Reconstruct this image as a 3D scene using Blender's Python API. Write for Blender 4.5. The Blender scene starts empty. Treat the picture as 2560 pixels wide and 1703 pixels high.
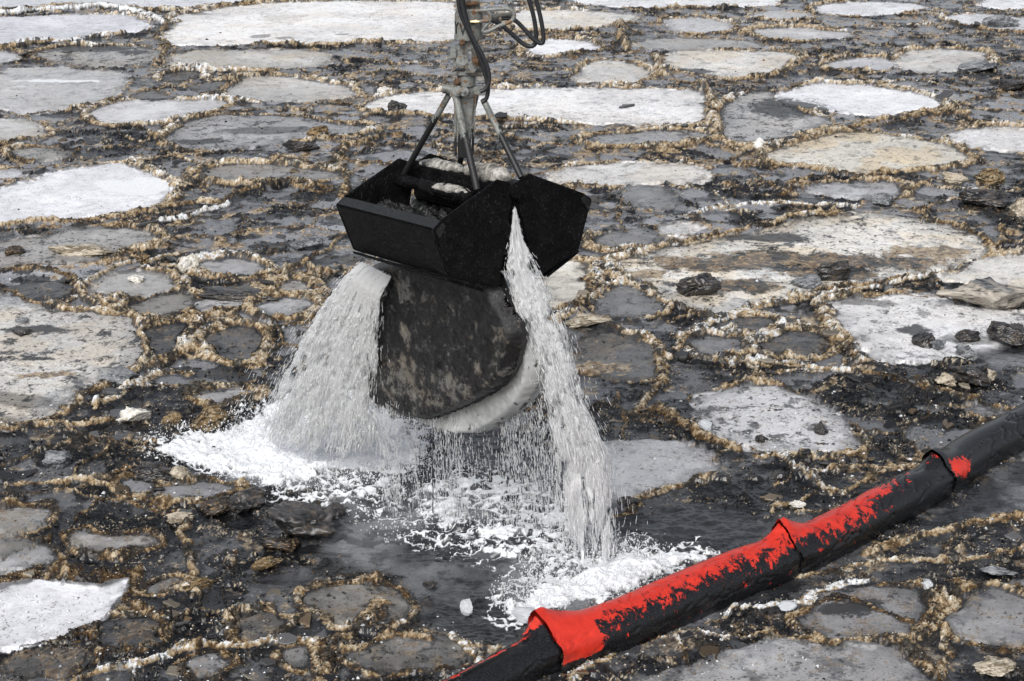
import bpy, bmesh, math, random
import numpy as np
from mathutils import Vector, Matrix
sc = bpy.context.scene
C = sc.collection
R = math.radians

# ------------------------------------------------------------------ camera, sky, sun, exposure
CAM_H, PITCH, FOC = 5.0, R(19.5), 65.0
cam_d = bpy.data.cameras.new('camera'); cam = bpy.data.objects.new('camera', cam_d); C.objects.link(cam)
cam.location = (0, 0, CAM_H); cam.rotation_euler = (R(90) - PITCH, 0, 0)
cam_d.lens = FOC; cam_d.sensor_width = 36; cam_d.clip_start = 0.5; cam_d.clip_end = 4000
cam_d.dof.use_dof = False; cam_d.dof.focus_distance = 11.0; cam_d.dof.aperture_fstop = 7.0
sc.camera = cam
world = bpy.data.worlds.new("World"); sc.world = world; world.use_nodes = True
wn = world.node_tree; bg = wn.nodes['Background']
sky = wn.nodes.new('ShaderNodeTexSky'); sky.sky_type = 'NISHITA'; sky.sun_disc = False
SUN_EL, SUN_AZ = R(44), R(200)
sky.sun_elevation = SUN_EL; sky.sun_rotation = SUN_AZ; sky.dust_density = 4.0; sky.air_density = 1.0
hs = wn.nodes.new('ShaderNodeHueSaturation'); hs.inputs['Saturation'].default_value = 0.34
wn.links.new(sky.outputs[0], hs.inputs['Color']); wn.links.new(hs.outputs[0], bg.inputs['Color'])
bg.inputs['Strength'].default_value = 0.125
sun_d = bpy.data.lights.new('sun', 'SUN'); sun_d.energy = 1.5; sun_d.angle = R(25); sun_d.color = (1, .99, .97)
sun = bpy.data.objects.new('sun', sun_d); C.objects.link(sun)
sun.rotation_euler = (R(90) - SUN_EL, 0, R(180) - SUN_AZ + R(180) - R(180))
sc.view_settings.view_transform = 'Standard'; sc.view_settings.look = 'None'
sc.view_settings.exposure = 0.30; sc.view_settings.gamma = 1

sc.cycles.transparent_max_bounces = 32; sc.cycles.max_bounces = 12; sc.cycles.diffuse_bounces = 6; sc.cycles.glossy_bounces = 4

# ------------------------------------------------------------------ from a pixel of the 2560 px photo to the place it shows
F = FOC / 36 * 2560
CP, SP = math.cos(PITCH), math.sin(PITCH)
def ray(u, v):
    cx, cy = (u - 1280) / F, (851.5 - v) / F
    return np.array([cx, CP + cy * SP, -SP + cy * CP])
def onz(u, v, z=0.0):
    d = ray(u, v); t = (z - CAM_H) / d[2]; return np.array([0, 0, CAM_H]) + d * t
def ony(u, v, y):
    d = ray(u, v); return np.array([0, 0, CAM_H]) + d * (y / d[1])
TILE = {'A': (2.619, 0, 0), 'B': (2.619, 0, 560), 'C': (2.619, 0, 1130), 'D': (1.948, 1350, 0), 'E': (1.948, 1350, 500), 'P': (0.9207, 0, 0), 'F': (1, 0, 0)}
def full(t, x, y):
    s, ox, oy = TILE[t]; return ox + x / s, oy + y / s
def world_pts(t, pts, z=0.03):
    return np.array([onz(*full(t, x, y), z)[:2] for x, y in pts])

# ------------------------------------------------------------------ object helpers
def tag(o, label=None, cat=None, group=None, kind=None):
    if label: o['label'] = label
    if cat:
        o['category'] = cat
        if not kind: o['kind'] = 'thing'
    if group: o['group'] = group
    if kind: o['kind'] = kind
    return o
def empty(name, loc, label, cat, group=None):
    o = bpy.data.objects.new(name, None); C.objects.link(o); o.location = loc; o.empty_display_size = .1
    return tag(o, label, cat, group)
def mesh_np(name, v, f, mat, parent=None, smooth=True, col=None, origin=None):
    """v (n,3), f list of faces or (m,k) array; col (n,4)"""
    v = np.asarray(v, dtype=np.float32)
    if origin is not None: v = v - np.asarray(origin, dtype=np.float32)
    me = bpy.data.meshes.new(name)
    if isinstance(f, np.ndarray):
        m, k = f.shape
        me.vertices.add(len(v)); me.vertices.foreach_set('co', v.ravel())
        me.loops.add(m * k); me.loops.foreach_set('vertex_index', f.astype(np.int32).ravel())
        me.polygons.add(m); me.polygons.foreach_set('loop_start', np.arange(0, m * k, k, dtype=np.int32))
        me.update(calc_edges=True)
    else:
        me.from_pydata([tuple(p) for p in v], [], f)
        me.update()
    if smooth: me.polygons.foreach_set('use_smooth', np.ones(len(me.polygons), dtype=bool))
    if col is not None:
        a = me.color_attributes.new('Col', 'FLOAT_COLOR', 'POINT')
        a.data.foreach_set('color', np.asarray(col, dtype=np.float32).ravel())
    me.materials.append(mat)
    o = bpy.data.objects.new(name, me); C.objects.link(o)
    if origin is not None: o.location = origin
    if parent is not None:
        o.parent = parent
        o.location = Vector(o.location) - Vector(parent.location)
    return o

# ------------------------------------------------------------------ noise in numpy
_rng = np.random.RandomState(7)
_T = _rng.rand(512, 512).astype(np.float32)
def vn(x, y, seed=0):
    x = x + seed * 17.31; y = y + seed * 41.77
    xi = np.floor(x).astype(np.int64); yi = np.floor(y).astype(np.int64)
    fx = (x - xi).astype(np.float32); fy = (y - yi).astype(np.float32)
    fx = fx * fx * (3 - 2 * fx); fy = fy * fy * (3 - 2 * fy)
    x0 = xi & 511; x1 = (xi + 1) & 511; y0 = yi & 511; y1 = (yi + 1) & 511
    a = _T[x0, y0]; b = _T[x1, y0]; c = _T[x0, y1]; d = _T[x1, y1]
    return (a + (b - a) * fx) * (1 - fy) + (c + (d - c) * fx) * fy
def fbm(x, y, f, oct=3, seed=0, gain=.5):
    s = 0; a = 1.; n = 0
    for i in range(oct):
        ca, sa = math.cos(i * 1.1 + .4), math.sin(i * 1.1 + .4)
        s = s + a * vn((x * ca - y * sa) * f, (x * sa + y * ca) * f, seed + i * 3); n += a; a *= gain; f *= 2.03
    return s / n
def ss(x, a, b):
    t = np.clip((x - a) / (b - a), 0, 1); return t * t * (3 - 2 * t)
def n3(v, f, seed=0):
    """cheap 3D noise for chunk surfaces, about -1..1"""
    return (vn(v[:, 0] * f, v[:, 1] * f + v[:, 2] * f * .73, seed) + vn(v[:, 1] * f + 9.1, v[:, 2] * f - v[:, 0] * f * .57, seed + 5) + vn(v[:, 2] * f + 3.3, v[:, 0] * f + v[:, 1] * f * .61, seed + 9)) * 2 / 1.5 - 2
def chaikin(p, it=2, closed=True):
    for _ in range(it):
        q = np.roll(p, -1, 0) if closed else p[1:]
        b = p if closed else p[:-1]
        m = np.empty((2 * len(b), 2)); m[0::2] = b * .75 + q * .25; m[1::2] = b * .25 + q * .75
        p = m if closed else np.vstack([p[:1], m, p[-1:]])
    return p
def seg_dist(X, Y, p, closed=True):
    d = np.full(X.shape, 1e9, dtype=np.float32); ins = np.zeros(X.shape, dtype=bool)
    n = len(p)
    for i in range(n if closed else n - 1):
        a = p[i]; b = p[(i + 1) % n]; e = b - a; L = e @ e + 1e-12
        t = np.clip(((X - a[0]) * e[0] + (Y - a[1]) * e[1]) / L, 0, 1)
        dd = (X - a[0] - t * e[0]) ** 2 + (Y - a[1] - t * e[1]) ** 2
        np.minimum(d, dd, out=d)
        if closed and abs(e[1]) > 1e-12:
            c = (a[1] > Y) != (b[1] > Y)
            ins ^= c & (X < e[0] * (Y - a[1]) / e[1] + a[0])
    d = np.sqrt(d)
    return np.where(ins, d, -d) if closed else d

# ------------------------------------------------------------------ materials
def mat(name):
    m = bpy.data.materials.new(name); m.use_nodes = True
    nt = m.node_tree; return m, nt, nt.nodes['Principled BSDF']
def N(nt, t, **k):
    n = nt.nodes.new(t)
    for a, b in k.items():
        if a in n.inputs: n.inputs[a].default_value = b
        else: setattr(n, a, b)
    return n
def noise(nt, scale, detail=4, rough=.55, coord='Object', scl=None, dist=0.):
    tc = N(nt, 'ShaderNodeTexCoord'); n = N(nt, 'ShaderNodeTexNoise', Scale=scale, Detail=detail, Roughness=rough, Distortion=dist)
    if scl:
        mp = N(nt, 'ShaderNodeMapping'); mp.inputs['Scale'].default_value = scl
        nt.links.new(tc.outputs[coord], mp.inputs[0]); nt.links.new(mp.outputs[0], n.inputs['Vector'])
    else: nt.links.new(tc.outputs[coord], n.inputs['Vector'])
    return n
def ramp(nt, src, stops, interp='LINEAR'):
    r = N(nt, 'ShaderNodeValToRGB'); r.color_ramp.interpolation = interp
    el = r.color_ramp.elements
    while len(el) < len(stops): el.new(.5)
    for e, (p, c) in zip(el, stops):
        e.position = p; e.color = (c, c, c, 1) if not hasattr(c, '__len__') else (*c, 1)
    nt.links.new(src, r.inputs[0]); return r
def mix(nt, fac, a, b, blend='MIX'):
    m = N(nt, 'ShaderNodeMix', data_type='RGBA', blend_type=blend)
    for s, v in ((m.inputs[0], fac), (m.inputs[6], a), (m.inputs[7], b)):
        if isinstance(v, bpy.types.NodeSocket): nt.links.new(v, s)
        elif hasattr(v, '__len__'): s.default_value = (*v, 1)
        else: s.default_value = v
    return m.outputs[2]
def bump(nt, src, strength, dist, bsdf, chain=None):
    b = N(nt, 'ShaderNodeBump', Strength=strength, Distance=dist); nt.links.new(src, b.inputs['Height'])
    if chain is not None: nt.links.new(chain, b.inputs['Normal'])
    nt.links.new(b.outputs[0], bsdf.inputs['Normal']); return b.outputs[0]

def ice_material(name, coord='Object'):
    """colour from the stain map of the surface; alpha of the map = how wet it is"""
    m, nt, b = mat(name)
    at = N(nt, 'ShaderNodeAttribute', attribute_name='Col')
    f1 = noise(nt, 55, 5, .7, coord); r1 = ramp(nt, f1.outputs[0], [(.36, .45), (.5, 1.0), (.64, 1.25)])
    f2 = noise(nt, 190, 3, .6, coord); r2 = ramp(nt, f2.outputs[0], [(.38, .72), (.6, 1.1)])
    c = mix(nt, .75, at.outputs['Color'], r1.outputs[0], 'MULTIPLY'); c = mix(nt, .6, c, r2.outputs[0], 'MULTIPLY')
    # flat pale ice keeps its even colour, rough slush takes the grain
    g = ramp(nt, at.outputs['Alpha'], [(0.0, 1.0), (.5, .35), (1., .55)])
    c2 = mix(nt, g.outputs[0], at.outputs['Color'], c)
    nt.links.new(c2, b.inputs['Base Color'])
    rr = ramp(nt, at.outputs['Alpha'], [(0, .75), (.5, .42), (.7, .26), (1, .09)])
    nt.links.new(rr.outputs[0], b.inputs['Roughness'])
    f3 = noise(nt, 90, 5, .75, coord)
    gs = ramp(nt, at.outputs['Alpha'], [(0, .9), (.5, .10), (.75, .20), (1, .22)])
    bp = N(nt, 'ShaderNodeBump', Distance=.012); nt.links.new(gs.outputs[0], bp.inputs['Strength'])
    nt.links.new(f3.outputs[0], bp.inputs['Height']); nt.links.new(bp.outputs[0], b.inputs['Normal'])
    sp = ramp(nt, at.outputs['Alpha'], [(0, .08), (.5, .2), (.8, .45), (1, .6)]); nt.links.new(sp.outputs[0], b.inputs['Specular IOR Level'])
    return m
M_ICE = ice_material('stained_ice')
M_CRUMB = ice_material('crumb_ice')

def foam_material():
    m, nt, b = mat('white_foam')
    b.inputs['Base Color'].default_value = (.78, .80, .83, 1); b.inputs['Roughness'].default_value = .5
    v = N(nt, 'ShaderNodeTexVoronoi', Scale=38); tc = N(nt, 'ShaderNodeTexCoord'); nt.links.new(tc.outputs['Object'], v.inputs['Vector'])
    nz = noise(nt, 26, 4, .65); bump(nt, nz.outputs[0], .7, .03, b)
    b.inputs['Subsurface Weight'].default_value = 0
    return m
M_FOAM = foam_material()
FLOES = """
A|.78 -.1 0|smooth pale blue-grey floe at the far left corner, ringed by white slush|0,115 450,95 860,100 930,140 960,180 880,210 620,230 480,250 200,270 110,300 0,300 -300,300 -300,130
A|.8 -.1 0|pale far floe running along the top left edge of the photo|0,0 0,-60 1500,-60 1700,-5 1550,15 1150,75 900,60 600,22 250,38 0,65 -300,60 -300,-40
A|.93 .25 .05|largest white floe, far away directly left of the mast, with three grey melt spots|1180,150 1160,115 1260,90 1560,38 1800,18 2357,12 2900,8 3000,30 3010,240 2900,270 2357,280 1700,290 1200,290 1080,295 1130,200
A|.5 .3 .45|floe with a dark oiled upper half below the blue-grey corner floe|250,345 420,300 600,300 760,295 900,305 1050,335 1090,355 1020,405 870,425 700,440 520,425 380,410 290,385
A|.6 .5 .15|long beige floe just below the largest white floe|1110,390 1200,345 1340,330 1700,330 2100,335 2200,380 2100,435 1900,450 1500,460 1200,445 1100,425
A|.62 .15 .12|wide grey floe at the left edge crossed by a thin white and tan ridge|50,445 300,440 700,462 870,490 800,565 700,635 500,705 250,745 100,735 0,710 -250,700 -250,470 0,500
A|.66 .1 .05|tongue-shaped pale grey floe pointing right beside an orange-brown slush heap|600,745 700,690 900,665 1200,655 1480,668 1420,710 1200,760 1000,805 800,808 640,800
A|.6 .35 .15|oval grey-beige floe with a white glint halfway between mast and left edge|1480,600 1560,540 1700,500 1900,497 2100,540 2250,570 2330,600 2250,638 2000,662 1700,658 1500,650
A|.55 .3 .1|small grey floe cut by the left edge above a brown ridge|0,780 170,785 250,840 285,870 150,895 0,920 -200,930 -200,780
A|.42 .1 .4|wide dull grey floe with black smears left of the tripod legs|1100,900 1150,845 1350,765 1500,745 1900,765 2200,820 2420,835 2300,880 2000,915 1700,955 1400,975 1150,960
A|.97 0 .03|bright white floe at the left edge, the cleanest one left of the grab|0,1245 200,1190 450,1115 700,1070 850,1095 1000,1170 1130,1215 1110,1300 1010,1355 700,1395 400,1425 0,1460 -300,1470 -300,1260
A|.7 0 .05|small pale wedge of floe at the left edge just above the bright white one|0,1100 150,1110 165,1150 0,1185 -200,1190 -200,1105
A|.36 .25 .3|long low grey floe with broken tan edges left of the grab bucket|1300,1185 1350,1120 1500,1085 1800,1095 2200,1120 2240,1160 2100,1185 1700,1195
A|.16 .3 .5|small dark lens-shaped floe below the long beige one|1060,495 1200,472 1340,490 1250,520 1100,538
A|.2 .1 .5|dark grey triangular floe touching the oval grey-beige one|1230,570 1350,540 1500,532 1400,590 1330,618
A|.2 .1 .5|dark flat floe wedged above the tongue-shaped pale floe|860,622 950,592 1080,620 1200,640 1000,655 850,650
A|.7 0 0|tiny pale floe at the left edge below the blue-grey corner floe|0,345 130,350 140,380 0,405 -200,410 -200,345
A|.42 .45 .35|small beige-grey floe sunk in black slush near the left edge|60,975 300,965 440,990 380,1045 150,1035
B|.45 .3 .35|wide grey-brown floe below the bright white one, with a raised slab on it|0,120 200,85 450,35 800,28 900,50 1050,130 900,160 650,240 300,255 100,270 0,280 -250,290 -250,140
B|.5 .35 .1|rounded grey-beige floe with a white lump on it, inside a tan ridge|650,370 720,335 900,312 1100,330 1190,400 1050,440 870,480 700,458 645,420
B|.3 .6 .3|brownish oiled floe just above the Y-shaped tan ridge|850,540 1000,475 1150,455 1275,490 1250,560 1050,608 900,590
B|.66 .15 .2|narrow white-grey floe right of the brownish oiled one|1280,530 1400,472 1600,457 1650,480 1560,540 1400,558 1280,578
B|.72 .45 .42|largest speckled beige floe at the left edge, peppered with dark oil spots|0,475 200,500 450,560 700,605 850,635 920,680 900,760 945,890 850,955 700,995 560,1085 440,1145 330,1245 100,1290 0,1290 -300,1290 -300,470
B|.09 .2 .6|black oiled floe held between the two arms of the Y-shaped tan ridge|1005,672 1240,662 1170,870 1080,915 1015,860 965,780
B|.09 .0 .6|black lens-shaped floe above the largest speckled beige floe|40,442 200,392 400,392 505,430 455,485 250,500
B|.5 .1 .15|grey floe under a dark ragged slab left of the bucket|1240,255 1500,222 1750,300 1650,350 1400,320
B|.45 .1 .1|pale flat floe in black slush left of the splash|1300,1112 1500,1098 1690,1095 1650,1130 1420,1178
B|.42 .1 .2|small grey floe with a white streak left of the waterfall|1690,515 1900,490 2050,520 1990,620 1750,590
B|.13 .1 .5|dark wet floe between Y-shaped ridge and waterfall|1400,700 1600,680 1750,760 1650,900 1450,880 1350,800
B|.38 .4 .25|small beige floe in the tan ridges close to the waterfall top|1780,395 1950,380 2040,410 1990,460 1830,450
C|.86 .0 0|smooth milky white floe at the bottom left edge with a white crust patch|0,875 300,850 700,832 870,822 925,870 875,960 775,1055 670,1150 450,1190 200,1235 0,1265 -300,1290 -300,880
C|.42 .3 .25|grey floe with brown crumbly edge above the smooth milky floe|462,560 535,528 700,542 1000,560 960,638 700,658 560,638 485,600
C|.36 .35 .3|grey-brown floe at the left edge in the lower left|0,390 200,362 310,420 230,490 120,535 0,555 -200,560 -200,390
C|.5 .1 .2|pale grey floe at the left edge touching the big brown ridge|0,720 80,672 250,652 370,690 250,748 60,785 0,785 -200,790 -200,725
C|.33 .45 .25|dull brown floe at the left edge between two pale ones|0,580 180,582 250,618 100,655 0,695 -200,700 -200,580
P|.27 .5 .3|beige oval floe in the dark water below the splash|712,1395 730,1362 800,1347 900,1352 950,1380 930,1410 850,1430 760,1422
C|.17 .4 .4|dark floe with a tan back edge at bottom left of centre|1510,1100 1650,1080 1900,1092 1850,1180 1700,1238 1550,1200
C|.3 .1 .2|grey floe below the long white-topped foreground ridge|1230,1440 1350,1385 1500,1392 1480,1450 1300,1490
C|.25 .35 .3|brown-grey floe right under the foreground ridge where it forks|1870,1370 1910,1305 2090,1295 2115,1370 1950,1435
C|.26 .3 .4|small grey floe right of the milky floe, under a tilted slab|1060,900 1085,845 1250,805 1300,850 1120,925
C|.09 .05 .5|dark blue-black floe under the smooth milky floe|700,1155 900,1115 1090,1150 1000,1255 700,1295 550,1275
C|.36 .05 .1|grey pancake floe awash just below the left foam|1070,255 1300,212 1500,232 1480,278 1250,318 1100,310
C|.4 .0 .05|pale melt-water floe beside a black lump below the left foam|820,192 1000,222 1060,250 950,278
C|.12 .3 .5|dark oiled floe in the bottom left corner|100,1330 350,1300 550,1360 480,1440 250,1480 60,1430
D|.9 .1 .05|white floe touching the top edge right of the mast|170,-30 1180,-30 1150,5 1080,33 600,36 200,28
D|.85 .45 .1|cream floe behind the hydraulic hoses right of the mast|-160,60 0,50 300,54 480,80 400,108 200,138 0,148 -130,140
D|.95 0 .02|small bright white floe just below the hanging hoses|-60,215 0,195 200,200 300,238 200,262 0,282 -75,260
D|.85 .0 .08|white floe with a brown ridge on its left at the top right|1350,30 1500,8 1800,15 1900,38 1700,73 1400,73 1345,52
D|.9 0 .05|white floe in the top right corner|2120,10 2357,-20 2600,-20 2600,40 2357,48 2200,42
D|.68 .1 .1|light grey floe fourth ridge right of the hoses, with one dark speck|620,95 800,87 955,125 900,160 700,168 605,115
D|.6 .1 .1|thin grey floe in the far right under a brown arc of slush|1000,152 1200,132 1450,150 1530,175 1300,198 1100,183
D|.6 .15 .05|grey floe between two brown ridges near the top right|1000,82 1150,55 1290,62 1330,88 1150,103
D|.85 .5 .18|cream floe with dark specks and a black oiled lower left corner|620,290 655,250 800,243 1000,248 1245,262 1225,308 1150,355 980,385 850,372 700,345 612,325
D|.47 .3 .2|long thin grey floe just above the dark-specked cream floe|465,202 600,187 900,192 1070,212 1080,236 850,233 620,238 480,236
D|.7 .35 .12|rounded beige floe with one pebble-sized lump right of the hoses|172,370 275,293 400,292 500,342 525,378 440,406 200,396
D|.6 .0 .1|small pale oval floe ringed by a raised dark edge in the right distance|1375,320 1500,292 1640,280 1735,312 1650,345 1450,342
D|.66 .3 .15|wide beige-grey floe with a grey melt pool in the right distance|1755,270 1850,238 2100,243 2195,280 2100,342 1850,355 1745,345
P|.9 .2 .12|broad white floe behind the tripod legs, second largest in the distance|825,245 900,220 1040,210 1300,203 1598,206 1612,232 1625,262 1622,288 1400,286 1250,275 1100,268 900,262
D|.98 0 0|bright white pointed floe with a thick dark raised edge, right background|1150,480 1205,445 1350,410 1500,408 1800,448 1940,495 1965,535 1800,552 1500,556 1300,535 1190,500
D|.55 .2 .45|grey floe with a black smear, left of the bright white pointed floe|895,560 905,505 1000,455 1120,448 1160,505 1300,562 1430,590 1300,645 1100,695 950,712 905,680
D|.78 .8 .25|large beige pointed floe with small dark spots, right of the grab|1090,750 1200,712 1400,662 1560,642 1800,670 2000,720 2100,760 2000,805 1700,840 1400,836 1200,798
D|.8 .35 .15|cream and white floe directly behind the right jaw of the grab|30,870 60,832 300,792 700,792 795,840 840,868 750,888 550,893 300,903 100,895
D|.42 .1 .3|low grey floe under the broad white one right of the mast|180,680 400,642 700,632 815,652 795,680 500,708 250,713
D|.25 .1 .3|tilted dark-edged floe lying on the slush right of the bucket|432,940 500,893 620,920 688,970 678,998 560,1018 462,998
D|.5 .05 .2|flat pale grey floe below the large beige pointed one|1285,920 1500,892 1745,897 1765,958 1600,976 1400,948
D|.82 .2 .1|white floe cut by the right edge beside the large beige pointed one|1975,662 2100,625 2357,628 2600,630 2600,740 2357,738 2150,728
D|.7 0 .05|pale floe under the dark ice boulder at the top right|1930,82 2150,68 2357,90 2600,95 2600,150 2300,160 2100,130
E|.84 .6 .4|huge oval floe right of the grab, white above and rust-brown oil below|372,325 420,292 700,232 1000,172 1250,112 1550,65 1750,78 1950,132 2125,192 2170,240 2120,288 1980,328 1700,368 1400,418 1200,468 1000,536 900,555 800,545 650,478 480,398 392,360
E|.86 .15 .25|large white floe at the right edge carrying a curved slab and black clods|1385,542 1450,502 1700,472 1950,472 2100,520 2357,560 2600,570 2600,800 2357,780 2200,750 1900,772 1700,788 1600,748 1450,620
E|.82 .5 .08|cream floe cut by the right edge above the curved slab|1995,370 2100,312 2250,278 2357,272 2600,270 2600,430 2357,428 2150,418 2020,400
P|.74 .1 .35|round white floe strewn with ice chips just above the boom|1592,932 1650,900 1700,887 1800,887 1895,930 1975,1010 1985,1042 1900,1052 1750,1042 1645,1010
P|.6 .0 .05|smooth pale floe right behind the right waterfall|1360,1040 1400,1022 1480,1007 1600,1022 1638,1058 1540,1108 1430,1148 1400,1176 1360,1150
P|.75 .8 .12|orange-beige floe touching the lower edge of the right jaw|1250,632 1295,602 1350,602 1352,625 1345,665 1300,692 1255,700
E|.26 .05 .25|grey wet floe left of the huge oval floe's pointed tip|255,540 370,412 470,452 600,492 635,528 450,555
E|.17 .5 .5|dark floe with a tan stain directly right of the waterfall|135,700 300,645 555,712 610,760 565,865 350,875 165,840
E|.7 .2 .1|small white floe with a black side, above the huge oval floe|622,112 740,112 788,140 645,188
E|.26 .1 .3|dark grey floe near the right jaw above a tan ridge|245,182 500,135 595,188 400,236 285,218
E|.25 .0 .3|blue-grey floe inside the loop of thin tan ridges|725,700 805,652 945,672 935,738 800,748
E|.14 .2 .5|narrow black floe inside the thin ridge loop under the huge oval floe|825,622 1000,575 1165,592 1125,638 950,648
E|.12 .3 .6|dark floe right of the thin ridge loop|1055,692 1300,625 1410,682 1345,758 1100,756
E|.36 .1 .3|grey floe in the shadow of the thick brown ridge by the boom|2045,1012 2250,1002 2400,1030 2235,1058
P|.3 .1 .35|oval pancake floe with raised grey-tan rim, below the boom|1828,1425 1865,1378 1950,1348 2060,1338 2128,1362 2156,1408 2108,1460 2000,1474 1885,1456
P|.32 .1 .25|grey floe cut by the right edge in the lower right corner|2215,1380 2357,1345 2600,1340 2600,1480 2357,1485 2262,1486 2205,1440
P|.42 .15 .2|pale grey floe at the bottom edge below the oval pancake|1600,1522 1750,1482 1900,1477 2100,1492 2128,1568 2128,1640 1450,1640 1500,1568
P|.22 .4 .3|small brownish floe at the bottom centre left of the boom|822,1502 900,1455 1020,1455 1085,1500 1055,1538 880,1538
"""
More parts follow.
